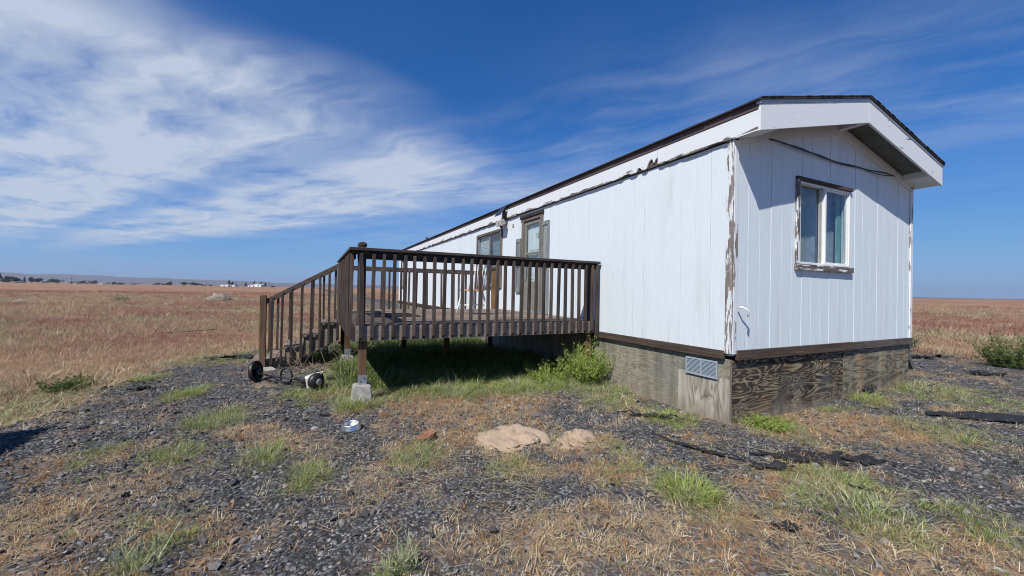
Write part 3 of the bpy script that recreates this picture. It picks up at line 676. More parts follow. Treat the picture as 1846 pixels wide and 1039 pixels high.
# hose bracket on the near corner and loose cable under the gable
br = [(0.075, -0.03, 1.262), (0.075, -0.075, 1.268), (0.145, -0.10, 1.235), (0.135, -0.10, 1.165)]
tube('hook_bracket', br, 0.011, vinyl, home, 6, label='white bent hook by the corner board')
wire = plain('black_cable', (0.02, 0.02, 0.022), 0.6)
pts = []
for i in range(25):
    t = i/24; pts.append((0.58+2.95*t, -0.03-0.012*math.sin(t*9), 3.165 - 0.03*math.sin(t*math.pi) + 0.006*math.sin(t*23)))
tube('cable', pts, 0.008, wire, home, 6)
tube('cable', [(p[0]+.25, p[1]-.004, p[2]+0.012*math.sin(i*.6)-.012) for i, p in enumerate(pts[:-3])], 0.005, wire, home, 5)

# solar floodlight fixed to the fascia
sol = empty('solar_floodlight', (-0.05, 5.65, 3.0), 0, 'small solar panel floodlight mounted on the white fascia above the door side window', 'floodlight')
obj('bracket', box_mesh(0.05, 0.06, 0.34, blackplastic), sol, (-0.03, 0, 0.12))
obj('solar_panel', box_mesh(0.02, 0.30, 0.24, plain('solar_cell', (0.015, 0.018, 0.03), 0.15), 0.003), sol, (-0.13, -0.02, 0.22), (0, math.radians(35), 0))
for s in (-1, 1):
    h_ = obj('lamp_head', box_mesh(0.11, 0.13, 0.12, plain('beige_lamp_housing', (0.42, 0.40, 0.33), 0.5), 0.012), sol, (-0.11, s*0.085, -0.04), (0, math.radians(-25), 0))
    obj('lens', box_mesh(0.006, 0.10, 0.085, vinyl, 0.001), h_, (-0.058, 0, 0))
obj('sensor', box_mesh(0.06, 0.06, 0.05, blackplastic, 0.01), sol, (-0.09, 0, -0.13))

# ------------------------------------------------------------------ the deck with its stair
DX0, DX1, DY0, DY1 = -3.56, -0.05, 2.24, 6.08
ZF = 0.96                                 # top of the deck boards
deck = empty('deck', (-1.8, 4.1, 0), 0, 'weathered brown wooden deck with baluster railing and stair beside the mobile home', 'deck')
dx, dy, dz = deckwood('x'), deckwood('y'), deckwood('z')
yb = DY0
while yb < DY1-0.02:
    b = min(yb+0.14, DY1); j = rnd.uniform(-.003, .003)
    o = box('deck_board', (DX0, yb+0.003, ZF-0.036+j), (DX1, b-0.004, ZF+j), floorwood('x'), deck, 0.004); yb = b
box('rim_joist', (DX0, DY0-0.036, 0.775), (DX1, DY0-0.001, 0.952), wood('rim_joist_wood', 'x', (0.14, 0.12, 0.105), (0.38, 0.33, 0.285)), deck)
box('rim_joist', (DX0-0.037, DY0-0.036, 0.775), (DX0-0.001, DY1, 0.952), dy, deck)
box('rim_joist', (DX0, DY1+0.001, 0.775), (DX1, DY1+0.037, 0.952), dx, deck)
for i in range(1, 9):
    xx = DX0+i*0.4; box('joist', (xx, DY0+.001, 0.79), (xx+.036, DY1, 0.922), dy, deck, 0)
for yy in (4.15, 5.9): box('beam', (DX0+.05, yy, 0.64), (DX1, yy+.075, 0.788), dx, deck)
# posts on concrete piers
def pier(x, y, ztop, hs=0.13):
    z0 = gz(x, y)-.12; t = hs*0.72
    vs = [(-hs, -hs, z0), (hs, -hs, z0), (hs, hs, z0), (-hs, hs, z0), (-t, -t, ztop), (t, -t, ztop), (t, t, ztop), (-t, t, ztop)]
    bm = bmesh.new(); vv = [bm.verts.new((v[0]+x, v[1]+y, v[2])) for v in vs]
    for f in ((3, 2, 1, 0), (4, 5, 6, 7), (0, 1, 5, 4), (1, 2, 6, 5), (2, 3, 7, 6), (3, 0, 4, 7)): bm.faces.new([vv[i] for i in f])
    bmesh.ops.bevel(bm, geom=list(bm.edges), offset=0.012, segments=2, affect='EDGES')
    me = bpy.data.meshes.new('pier'); bm.to_mesh(me); bm.free(); me.materials.append(concrete)
    return obj('pier', me, deck, tuple(-WL(deck)))
POSTS = [(-3.47, 2.30, 0.25), (-3.46, 4.78, 0.22), (-0.16, 2.30, 0.2), (-1.85, 2.46, 0.12), (-2.25, 5.95, 0.18), (-0.25, 5.95, 0.18), (-3.46, 5.95, 0.2), (-1.85, 4.18, 0.15)]
for i, (px, py, zt) in enumerate(POSTS):
    if i == 3: continue
    if i < 3: pier(px, py, zt)
    else: zt = gz(px, py)-.05
    p = box('post', (px-.044, py-.044, zt+.006), (px+.044, py+.044, 0.774 if i in (0, 1, 2) else 0.64), postwood('z'), deck)
    if i > 2: continue
    box('post_bracket', (px-.05, py-.049, zt+.001), (px+.05, py-.0455, zt+.115), galv, p, 0)
    for s in (-1, 1): obj('bolt', box_mesh(0.012, 0.008, 0.012, blackplastic, 0), p, Vector((px+s*.02, py-.053, zt+.06+.02*s))-WL(p))
# railings
BAL = 0.038
def baluster_mesh(h, ax):
    key = ('bal', round(h, 3), ax)
    if key not in BOXES:
        b = BAL/2; bm = bmesh.new()
        # a square stick with a slanted foot and top on its outer side
        out = {'y': (0, -1), 'x': (-1, 0)}[ax]
        vs = []
        for (sx, sy) in ((-1, -1), (1, -1), (1, 1), (-1, 1)):
            o_ = sx*out[0]+sy*out[1]
            vs.append((sx*b, sy*b, (0.03 if o_ > 0 else 0.0)))
        for (sx, sy) in ((-1, -1), (1, -1), (1, 1), (-1, 1)):
            o_ = sx*out[0]+sy*out[1]; vs.append((sx*b, sy*b, h-(0.028 if o_ > 0 else 0)))
        vv = [bm.verts.new(v) for v in vs]
        for f in ((3, 2, 1, 0), (4, 5, 6, 7), (0, 1, 5, 4), (1, 2, 6, 5), (2, 3, 7, 6), (3, 0, 4, 7)): bm.faces.new([vv[i] for i in f])
        bmesh.ops.bevel(bm, geom=list(bm.edges), offset=0.002, segments=1, affect='EDGES')
        me = bpy.data.meshes.new('baluster'); bm.to_mesh(me); bm.free(); me.materials.append(wood('baluster_wood', 'z', (0.028, 0.021, 0.019), (0.125, 0.10, 0.087))); BOXES[key] = me
    return BOXES[key]
def baluster(x, y, z0, z1, ax='y'):
    return obj('baluster', baluster_mesh(z1-z0, ax), deck, Vector((x, y, z0))-WL(deck), (rnd.uniform(-.006, .006), rnd.uniform(-.012, .012), rnd.uniform(-.09, .09)))
RT = 1.875
# front
xx = DX0+0.055
while xx < DX1-.06:
    baluster(xx, DY0-0.037-BAL/2, 0.785, RT-0.043); xx += 0.1235+rnd.uniform(-.004, .004)
box('railing_rail', (DX0+.006, DY0-0.036, RT-.13), (DX1-.01, DY0-.001, RT-.037), dx, deck)
box('railing_cap', (DX0-.085, DY0-.085, RT-.036), (DX1+.02, DY0+.055, RT), dx, deck, 0.005)
box('railing_post', (DX1-.05, DY0-.078, 0.70), (DX1-.012, DY0-.038, RT-.04), dz, deck)
box('railing_post', (DX1-.155, DY0-.001, ZF+.004), (DX1-.07, DY0+.085, RT-.038), dz, deck)
cp = box('railing_post', (DX0+.02, DY0+.001, ZF+.003), (DX0+.108, DY0+.089, RT+.02), dz, deck)
cap_m = [(0.062, 0.0), (0.066, 0.012), (0.066, 0.03), (0.05, 0.046), (0.02, 0.056), (0.0, 0.058)]
lathe('post_cap', [(r_*1.05, z_) for r_, z_ in cap_m], dx, cp, 4, Vector((DX0+.064, DY0+.045, RT+.021))-WL(cp), (0, 0, math.pi/4))
# west side, up to the stair
YS = 4.88
yy = DY0+0.02
while yy < YS:
    baluster(DX0-0.038-BAL/2, yy, 0.785, RT-.043, 'x'); yy += 0.1235
box('railing_rail', (DX0-.037, DY0+.06, RT-.13), (DX0-.002, YS, RT-.037), dy, deck)
box('railing_cap', (DX0-.085, DY0+.056, RT-.037), (DX0+.055, YS+.02, RT-.001), dy, deck, 0.005)
box('railing_post', (DX0+.001, YS-.09, ZF+.003), (DX0+.089, YS-.002, RT-.038), dz, deck)
# back
xx = DX0+0.1; k = 0
while xx < DX1-.1:
    baluster(xx, DY1-0.06, ZF-.02, RT-.06); k += 1; xx += 0.165 if k % 3 else 0.24
box('railing_rail', (DX0+.05, DY1-.04, RT-.115), (DX1-.16, DY1-.002, RT-.02), dx, deck)
box('railing_post', (DX0+.001, DY1-.09, ZF+.003), (DX0+.089, DY1-.002, RT+.0), dz, deck)
box('railing_post', (-0.21, DY1-.10, ZF+.003), (-0.06, DY1-.062, RT+.09), wood('orange_brown_plank', 'z', (0.09, 0.048, 0.022), (0.26, 0.155, 0.075)), deck, label='orange-brown plank post at the wall end of the back rail')
box('railing_rail', (-0.30, DY1-.115, RT+.02), (-0.05, DY1-.101, RT+.065), dx, deck)
# stair going down to the west
N_ST = 4; RUN = 0.275; RISE = ZF/(N_ST+1)
stair_y0, stair_y1 = 4.98, 5.98
for (a, b) in ((stair_y0, stair_y0+.038), (stair_y1-.038, stair_y1)):
    poly = [(DX0-.038, ZF-RISE-.30), (DX0-.038, ZF-RISE-.038)]
    for i in range(N_ST):
        zt = ZF-(i+1)*RISE-.038; poly += [(DX0-.038-i*RUN, zt), (DX0-.038-(i+1)*RUN, zt)] if i else [(DX0-.038-RUN, zt)]
    poly += [(DX0-.038-N_ST*RUN, 0.03), (DX0-.038-(N_ST-.75)*RUN, 0.03)]
    prism('stringer', poly[::-1], 'y', a, b, wood('stringer_wood', 'x', (0.15, 0.13, 0.10), (0.38, 0.335, 0.26)), deck)
for i in range(N_ST):
    zt = ZF-(i+1)*RISE; x1 = DX0-.042-i*RUN
    box('tread', (x1-RUN/2+.003, stair_y0-.03, zt-.037), (x1, stair_y1+.03, zt), floorwood('y'), deck, 0.004)
    box('tread', (x1-RUN-.02, stair_y0-.03, zt-.037), (x1-RUN/2-.003, stair_y1+.03, zt), floorwood('y'), deck, 0.004)
XP = DX0-.038-N_ST*RUN-.045
for yp in (stair_y0-.075, stair_y1+.075):
    zg = gz(XP, yp); near_ = yp < 5.4; hw_ = .046 if near_ else .022
    box('stair_post', (XP-hw_, yp-hw_, zg-.02), (XP+hw_, yp+hw_, zg+(1.22 if near_ else 1.12)), wood('stair_post_wood', 'z', (0.06, 0.038, 0.024), (0.19, 0.125, 0.08)), deck, 0.004)
    za, zb = zg+1.165, RT-.03
    prism('hand_rail', [(XP+hw_+.001, za-.09), (DX0-.03, zb-.09), (DX0-.03, zb), (XP+hw_+.001, za)], 'y', yp-.018, yp+.018, wood('hand_rail_wood', 'x', (0.05, 0.04, 0.033), (0.18, 0.145, 0.118)), deck)
    nb = 8 if near_ else 6
    for i in range(nb):
        xb = XP+.125 + i*(DX0-XP-.18)/(nb-1)
        t = (xb-XP)/(DX0-XP); ztop = za+(zb-za)*t-.03
        zbot = max(zg+.05, ZF-RISE-.27-(DX0-.038-xb)/RUN*RISE)
        baluster(xb, yp+(-.038 if near_ else .038), zbot, ztop)
box('stair_pad', (XP-.20, stair_y0-.02, -.05), (XP-.055, stair_y1+.05, gz(XP-.2, 5.4)+.11), floorwood('y'), deck, 0.004, label='low wooden step at the foot of the stair')
tag(obj('paving_stone', box_mesh(0.34, 0.28, 0.06, concrete, 0.012), None, (XP+.02, stair_y0-.22, gz(XP, stair_y0-.22)+.012), (0.03, 0.02, 0.3)), 'pale flat concrete paver at the foot of the near stair post', 'paver')

# mat on the deck
mat_m = plain('black_rubber', (0.022, 0.021, 0.021), 0.7, 0, 0.2)
mt = empty('door_mat', (-2.85, 3.95, ZF+.004), 0.05, 'dark open-grid rubber mat lying on the deck boards', 'mat')
for i in range(9): obj('mat_bar', box_mesh(0.70, 0.022, 0.014, mat_m, 0), mt, (0, -0.44+i*0.11, 0.008))
for i in range(7): obj('mat_bar', box_mesh(0.022, 0.90, 0.012, mat_m, 0), mt, (-0.34+i*0.113, 0, 0.009))

# white bow-back chair on the deck
chair = empty('windsor_chair', (-1.45, 3.97, ZF+.003), 0.30, 'white bow-back spindle chair with bare wood seat on the deck', 'chair')
seat_m = wood('honey_wood_seat', 'x', (0.36, 0.21, 0.10), (0.60, 0.41, 0.24))
bm = bmesh.new(); bmesh.ops.create_circle(bm, cap_ends=True, segments=28, radius=0.215)
for v in bm.verts:
    v.co.x *= 1.0; v.co.y *= 0.98
    if v.co.y > 0.1: v.co.x *= 1.06
f_ = list(bm.faces); ex = bmesh.ops.extrude_face_region(bm, geom=f_); bmesh.ops.translate(bm, vec=(0, 0, 0.035), verts=[e for e in ex['geom'] if isinstance(e, bmesh.types.BMVert)])
bmesh.ops.recalc_face_normals(bm, faces=bm.faces); bmesh.ops.bevel(bm, geom=[e for e in bm.edges], offset=0.006, segments=2, affect='EDGES')
me = bpy.data.meshes.new('seat'); bm.to_mesh(me); bm.free(); me.materials.append(seat_m); obj('seat', me, chair, (0, 0, 0.415))
bow = []
for i in range(25):
    a = math.pi*i/24; w_ = 0.215*math.cos(a); h_ = 0.47*min(1, math.sin(a)**0.62)
    w_ = 0.19*math.copysign(abs(math.cos(a))**0.75, math.cos(a))*(1+.28*math.sin(a))
    bow.append((w_, -0.155-0.14*h_, 0.445+h_))
tube('bow', bow, 0.0125, chairwhite, chair, 8, local=True)
for i in range(7):
    s = (i-3)/3; xb = 0.13*s; xt = 0.185*s; ht = 0.46*(1-abs(s)**2.6*.42)
    tube('spindle', [(xb, -0.165, 0.44), ((xb+xt)/2, -0.165-.07*ht, 0.44+ht*.5), (xt, -0.165-0.14*ht, 0.44+ht)], [0.006, 0.0095, 0.006], chairwhite, chair, 6, local=True)
feet = []
for sx in (-1, 1):
    for sy in (-1, 1):
        t_ = Vector((sx*.13, sy*.12, .42)); f_ = Vector((sx*.20, sy*.205, 0.0)); feet.append((t_, f_))
        tube('leg', [t_, t_.lerp(f_, .25), t_.lerp(f_, .5), t_.lerp(f_, .75), f_], [.012, .018, .020, .014, .011], chairwhite, chair, 8, local=True)
for sx in (0, 1):
    a, b = feet[sx*2], feet[sx*2+1]; tube('stretcher', [a[0].lerp(a[1], .6), (a[0].lerp(a[1], .6)+b[0].lerp(b[1], .6))/2, b[0].lerp(b[1], .6)], [.008, .013, .008], chairwhite, chair, 6, local=True)
m0 = (feet[0][0].lerp(feet[0][1], .6)+feet[1][0].lerp(feet[1][1], .6))/2; m1 = (feet[2][0].lerp(feet[2][1], .6)+feet[3][0].lerp(feet[3][1], .6))/2
tube('stretcher', [m0, (m0+m1)/2, m1], [.008, .012, .008], chairwhite, chair, 6, local=True)

# string trimmer lying on the gravel
hp = Vector((-4.74, 3.98)); ep = Vector((-4.02, 3.06)); dv = ep-hp; tl = dv.length
trim = empty('string_trimmer', (hp.x, hp.y, gz(hp.x, hp.y)), math.atan2(dv.y, dv.x), 'black and white petrol string trimmer lying on the gravel beside the stair', 'trimmer')
zs = gz(ep.x, ep.y)-gz(hp.x, hp.y)
tube('shaft', [(0.05, 0, 0.13), (tl*.5, 0, 0.105+zs*.5), (tl-.05, 0, 0.12+zs)], 0.013, blackplastic, trim, 8, local=True)
lathe('guard', [(0.0, -0.010), (0.10, -0.014), (0.140, -0.010), (0.148, 0.0), (0.148, 0.050), (0.142, 0.052), (0.138, 0.006), (0.05, 0.004), (0, 0.006)], blackplastic, trim, 32, (-0.02, 0, 0.150), (0, math.radians(82), math.radians(30)))
lathe('spool_head', [(0, 0), (0.055, 0), (0.06, 0.03), (0.045, 0.07), (0, 0.075)], blackplastic, trim, 16, (0.0, 0.01, 0.135), (0, math.radians(82), math.radians(30)))
lp = [];
for i in range(15):
    a = math.pi*(i/14*1.5-.25); lp.append((tl*.55+0.10*math.cos(a)*.9+.01, 0.02+.02*math.cos(a), 0.145+0.115*math.sin(a)))
tube('loop_handle', lp+[lp[0]], 0.0135, blackplastic, trim, 8, local=True)
tube('throttle_grip', [(tl*.74, 0, .115+zs), (tl*.9, 0, .118+zs)], 0.024, blackplastic, trim, 10, local=True)
cable_pts = [(tl*.2, .02, .12), (tl*.4, .05, .06), (tl*.6, .04, .05), (tl*.8, .02, .10)]
tube('throttle_cable', cable_pts, 0.006, blackplastic, trim, 6, local=True)
cream = plain('cream_plastic', (0.68, 0.65, 0.55), 0.45, 0, 0.08)
eng = obj('engine_housing', box_mesh(0.095, 0.16, 0.18, cream, 0.02), trim, (tl+.035, -0.01, 0.115+zs), (0.15, 0, 0))
obj('cooling_fin', box_mesh(0.02, 0.10, 0.03, blackplastic, 0.004), eng, (-.02, -.09, .03)); obj('cooling_fin', box_mesh(0.02, 0.10, 0.03, blackplastic, 0.004), eng, (-.02, -.09, -.03))
lathe('starter_cover', [(0, 0), (0.098, 0), (0.108, 0.025), (0.10, 0.075), (0.05, 0.095), (0, 0.097)], blackplastic, trim, 24, (tl+.075, -0.01, 0.125+zs), (0, math.pi/2, 0))
lathe('badge', [(0, 0), (0.042, 0), (0.04, 0.004), (0, 0.004)], plain('grey_badge', (0.35, 0.35, 0.34), 0.5), trim, 18, (tl+.172, -0.01, 0.125+zs), (0, math.pi/2, 0))
obj('fuel_tank', box_mesh(0.15, 0.12, 0.09, blackplastic, 0.025), trim, (tl+.04, 0.03, 0.05+zs), (0, 0, 0))
obj('air_filter_cover', box_mesh(0.08, 0.10, 0.08, blackplastic, 0.02), trim, (tl+.0, 0.12, 0.17+zs), (0.3, 0, 0))
tube('spark_lead', [(tl+.02, .05, .21+zs), (tl+.10, .11, .23+zs), (tl+.12, .04, .2+zs)], 0.007, cream, trim, 6, local=True)
tag(tube('scrap_hose', [(-3.80, 3.42, gz(-3.8, 3.42)+.07), (-3.66, 3.55, gz(-3.66, 3.55)+.05), (-3.45, 3.72, gz(-3.45, 3.72)+.045), (-3.28, 3.86, gz(-3.28, 3.86)+.03)], [.03, .036, .03, .02], mat_m, None, 9), 'short black hose lying in the grass behind the trimmer engine', 'hose')

obj('muffler', box_mesh(0.09, 0.05, 0.11, plain('sooty_metal', (0.08, 0.075, 0.07), .5, .4), 0.01), trim, (tl-.02, -0.085, 0.12+zs), (0.15, 0, 0))
for i in range(4): obj('cylinder_fin', box_mesh(0.012, 0.13, 0.15, plain('fin_metal', (0.25, 0.25, 0.25), .5, .5), 0.003), trim, (tl-.06+i*.02, 0.0, 0.12+zs), (0.15, 0, 0))
tube('rear_handle', [(tl+.03, .06, .20+zs), (tl-.04, .13, .22+zs), (tl-.12, .12, .17+zs), (tl-.14, .03, .13+zs)], .013, blackplastic, trim, 8, local=True)
# steel bowl
bx_, by_ = -3.652, 1.42
bowl = lathe('pet_bowl', [(0.0, 0.012), (0.070, 0.012), (0.082, 0.05), (0.088, 0.062), (0.100, 0.064), (0.103, 0.058), (0.112, 0.012), (0.118, 0.0), (0.108, 0.0), (0.09, 0.006), (0.0, 0.008)],
      plain('stainless_steel', (0.74, 0.72, 0.69), 0.36, 1.0, 0.06), None, 36, (bx_, by_, gz(bx_, by_)+.006), (0.06, -0.05, 0)); bowl.scale = (.84, .84, .9)
tag(bowl, 'shiny stainless steel pet bowl on the gravel', 'bowl')

# lumps on the ground
def lump(name, x, y, rx, ry, rz, rot, m, seed, rough=0.18, sub=3, sink=0.25, flat=False, pw=1.0):
    bm = bmesh.new(); bmesh.ops.create_icosphere(bm, subdivisions=sub, radius=1)
    for v in bm.verts:
        c = v.co; a = float(fbm(c.x*1.0+c.z*.7+5, c.y*1.0-c.z*.5+5, 1.3, seed)-.5)*2 + (.75 if 'sand' in name else .35)*float(fbm(c.x+c.z+9, c.y-c.z+9, 5.0, seed+4, 3)-.5)*2
        v.co = c*(1+rough*a*1.6)
        if v.co.z > 0: v.co.z = v.co.z**pw if v.co.z < 1 else v.co.z
    bmesh.ops.scale(bm, vec=(rx, ry, rz), verts=bm.verts)
    me = bpy.data.meshes.new(name); bm.to_mesh(me); bm.free(); me.materials.append(m)
    if not flat: me.polygons.foreach_set('use_smooth', [True]*len(me.polygons))
    return obj(name, me, None, (x, y, gz(x, y)+rz*(1-2*sink)*0.5-rz*(.45 if 'sand' in name else .2)), (0, 0, rot))
def sand_f(n, b):
    p = pos(n); k = noise(n, p, 90, 6, 0.75); k2 = noise(n, p, 9, 5)
    c = ramp(n, k, [(0.25, (0.42, 0.30, 0.20)), (0.6, (0.57, 0.43, 0.305)), (0.85, (0.64, 0.52, 0.39))])
    setc(n, b, 'Base Color', mixc(n, 1.0, c, ramp(n, k2, [(0.3, 0.85), (0.7, 1.05)]), 'MULTIPLY')); b.inputs['Roughness'].default_value = 1.0; bump(n, b, math_(n, 'ADD', k, k2), 0.9, 0.02)
sand = mat('sandy_soil', sand_f)
tag(lump('sand_mound', -2.33, 0.56, 0.32, 0.27, 0.10, -0.5, sand, 3, 0.30, 5, 0.35), 'larger pale sandy soil mound in the yard', 'mound')
tag(lump('sand_mound', -1.72, 0.34, 0.21, 0.17, 0.09, 0.3, sand, 8, 0.42, 5, 0.35), 'smaller pale sandy soil mound half grown over with dry grass', 'mound')
brickm = plain('broken_red_brick', (0.33, 0.15, 0.085), 0.95, 0, 0.3, 30)
bm = bmesh.new(); bmesh.ops.create_cube(bm, size=1); bmesh.ops.subdivide_edges(bm, edges=bm.edges, cuts=3, use_grid_fill=True)
for v in bm.verts: v.co += Vector((rnd.uniform(-.07, .07), rnd.uniform(-.07, .07), rnd.uniform(-.09, .09))); v.co.x *= 1+.25*v.co.z
bmesh.ops.scale(bm, vec=(0.15, 0.10, 0.07), verts=bm.verts)
me = bpy.data.meshes.new('brick_piece'); bm.to_mesh(me); bm.free(); me.materials.append(brickm)
tag(obj('brick_piece', me, None, (-3.04, 0.87, gz(-3.04, .87)+.03), (0.1, -.22, .5)), 'broken piece of red brick on the gravel', 'brick')

# torn black landscape fabric sticking out of the gravel
fabm = plain('black_landscape_fabric', (0.016, 0.016, 0.018), 0.75, 0, 0.25, 20)
def fabric(x, y, a, b, rot, seed, label, crump=0.02, lift=0.012):
    nu, nv = 34, 20; vs = []; ok = np.zeros((nu, nv), bool); cr, sr = math.cos(rot), math.sin(rot)
    U, Vv = np.meshgrid(np.linspace(-1.1, 1.1, nu), np.linspace(-1.1, 1.1, nv), indexing='ij')
    wx_ = U*a; wy_ = Vv*b; X = x + wx_*cr - wy_*sr; Y = y + wx_*sr + wy_*cr
    msk = np.hypot(U, Vv) + 1.5*(fbm(U*1.3+seed, Vv*1.3+seed*2, 1.6, seed, 4)-.5)
    Z = ground_z(X, Y) + lift + crump*1.6*np.abs(fbm(X, Y, 9, seed+3, 3)-.45)*2 + 0.012*fbm(X, Y, 30, seed+5, 2)
    ok = msk < 0.8
    ids = -np.ones((nu, nv), int); fs = []
    for i in range(nu-1):
        for j in range(nv-1):
            if ok[i, j] and ok[i+1, j] and ok[i, j+1] and ok[i+1, j+1]:
                q = []
                for (p_, r_) in ((i, j), (i+1, j), (i+1, j+1), (i, j+1)):
                    if ids[p_, r_] < 0: ids[p_, r_] = len(vs); vs.append((X[p_, r_]-x, Y[p_, r_]-y, Z[p_, r_]))
                    q.append(int(ids[p_, r_]))
                fs.append(tuple(q))
    me = from_arrays('fabric_scrap', vs, fs, fabm); o = obj('fabric_scrap', me, None, (x, y, 0))
    md = o.modifiers.new('thickness', 'SOLIDIFY'); md.thickness = 0.003
    return tag(o, label, 'fabric', 'torn landscape fabric scraps')
wa = -YAW
fabric(-0.12, -0.90, .50, .17, wa-.10, 1, 'largest crumpled black fabric sheet, in front of the end wall', .016)
fabric(-0.72, -0.84, .30, .075, wa-.30, 2, 'narrow curled black fabric strip beside the largest black sheet', .05)
fabric(.22, -1.10, .20, .10, wa-.3, 3, 'small black fabric scrap just behind the largest sheet, towards the field', .03)
fabric(-1.42, -1.41, .10, .065, wa, 4, 'small black fabric scrap on orange dry grass nearest the camera', .03)
fabric(-.92, -.30, .50, .045, wa-.75, 5, 'thin black fabric edge running through gravel near the skirting corner', .03, .018)
fabric(-.62, .55, .42, .06, wa-.30, 6, 'black fabric edge curling up below the plywood skirting and green grass', .04, .018)
fabric(2.75, -1.12, .65, .22, wa, 7, 'wide faded black fabric patch in the gravel past the end of the home', .02)
fabric(6.2, -.25, .40, .14, wa, 8, 'black fabric scrap in front of the round green bush', .05)
fabric(7.6, 1.0, .55, .16, wa, 9, 'black fabric strip beyond the bent downspout', .05)
fabric(2.86, -.02, .20, .08, wa+.3, 10, 'black fabric scrap by the olive plywood at the far skirting corner', .05)
fabric(-6.0, 4.05, .18, .14, wa+.3, 11, 'black fabric flap on the left gravel edge', .05)
fabric(-6.2, 4.55, .20, .04, wa+.2, 12, 'thin black fabric wrinkle beyond the flap on the left gravel edge', .03)
fabric(-5.25, 6.2, .60, .13, wa+.35, 13, 'long black fabric edge in the gravel left of the stair foot', .05, .02)
fabric(-.42, -1.34, .16, .05, wa-.2, 14, 'black fabric strip under the green clump in front of the largest sheet', .03)

# ------------------------------------------------------------------ plants
def leafmat(name, stops, trans=0.3, var=(0.7, 1.25), zcol=None):
    def f(n, b):
        out = [x for x in n.nodes if x.type == 'OUTPUT_MATERIAL'][0]
        r = nd(n, 'ShaderNodeObjectInfo').outputs['Random']
        geo = nd(n, 'ShaderNodeNewGeometry'); isl = geo.outputs['Random Per Island']
        k = math_(n, 'FRACT', math_(n, 'ADD', math_(n, 'MULTIPLY', r, 3.7), math_(n, 'MULTIPLY', isl, 0.85)))
        c = ramp(n, k, stops)
        c = mixc(n, 1.0, c, ramp(n, isl, [(0.0, var[0]), (1.0, var[1])]), 'MULTIPLY')
        d = nd(n, 'ShaderNodeBsdfDiffuse', i0=c, i1=0.4); t = nd(n, 'ShaderNodeBsdfTranslucent', i0=c)
        g = nd(n, 'ShaderNodeBsdfGlossy', i0=(1, 1, 1), i1=0.55)
        m1_ = nd(n, 'ShaderNodeMixShader', i0=trans, i1=d.outputs[0], i2=t.outputs[0])
        m2_ = nd(n, 'ShaderNodeMixShader', i0=0.03, i1=m1_.outputs[0], i2=g.outputs[0])
        n.links.new(m2_.outputs[0], out.inputs[0])
    return mat(name, f)
G_green = leafmat('grass_green', [(0.0, (0.14, 0.19, 0.05)), (0.4, (0.24, 0.29, 0.085)), (0.75, (0.36, 0.38, 0.15)), (1.0, (0.50, 0.45, 0.25))])
G_bright = leafmat('grass_bright_green', [(0.0, (0.16, 0.25, 0.035)), (0.5, (0.28, 0.37, 0.07)), (1.0, (0.42, 0.45, 0.13))])
G_pale = leafmat('grass_pale_sage', [(0.0, (0.24, 0.28, 0.14)), (0.5, (0.38, 0.41, 0.22)), (1.0, (0.54, 0.52, 0.33))])
G_dark = leafmat('grass_deep_green', [(0.0, (0.065, 0.12, 0.026)), (0.5, (0.12, 0.175, 0.042)), (1.0, (0.20, 0.23, 0.075))])
G_straw = leafmat('grass_straw', [(0.0, (0.36, 0.25, 0.14)), (0.4, (0.50, 0.38, 0.23)), (0.8, (0.60, 0.50, 0.33)), (1.0, (0.68, 0.60, 0.45))])
G_rust = leafmat('grass_rust', [(0.0, (0.25, 0.115, 0.045)), (0.4, (0.38, 0.20, 0.085)), (0.8, (0.48, 0.31, 0.15)), (1.0, (0.55, 0.42, 0.25))])
G_field = leafmat('grass_field', [(0.0, (0.28, 0.105, 0.09)), (0.3, (0.37, 0.17, 0.13)), (0.6, (0.44, 0.24, 0.17)), (0.85, (0.48, 0.32, 0.22)), (1.0, (0.36, 0.26, 0.17))], 0.35)
G_field2 = leafmat('grass_field_tan', [(0.0, (0.38, 0.24, 0.14)), (0.4, (0.48, 0.34, 0.21)), (0.8, (0.55, 0.43, 0.29)), (1.0, (0.37, 0.32, 0.18))], 0.35)

def blades_mesh(name, n, spread, hmin, hmax, width, lean, seed, m, seg=3, droop=0.5):
    q = np.random.RandomState(seed); vs = []; fs = []
    for i in range(n):
        a = q.rand()*6.283; r_ = spread*math.sqrt(q.rand()); bx, by = r_*math.cos(a), r_*math.sin(a)
        h = hmin+(hmax-hmin)*q.rand()**1.4; la = a + q.randn()*0.9; ln = lean*(0.25+q.rand())*h
        wx, wy = -math.sin(la+q.randn()*.5), math.cos(la+q.randn()*.5); w = width*(0.6+0.8*q.rand()); o = len(vs)
        dr_ = droop*q.rand()*h
        for k in range(seg+1):
            t = k/seg; cx = bx + math.cos(la)*ln*t**1.6; cy = by + math.sin(la)*ln*t**1.6; cz = h*t - dr_*t**3
            ww = w*(1-t)**0.7 if k < seg else 0
            if k < seg: vs += [(cx-wx*ww, cy-wy*ww, cz), (cx+wx*ww, cy+wy*ww, cz)]
            else: vs.append((cx, cy, cz))
        for k in range(seg-1): p = o+2*k; fs.append((p, p+1, p+3, p+2))
        p = o+2*(seg-1); fs.append((p, p+1, p+2))
    return from_arrays(name, vs, fs, m)
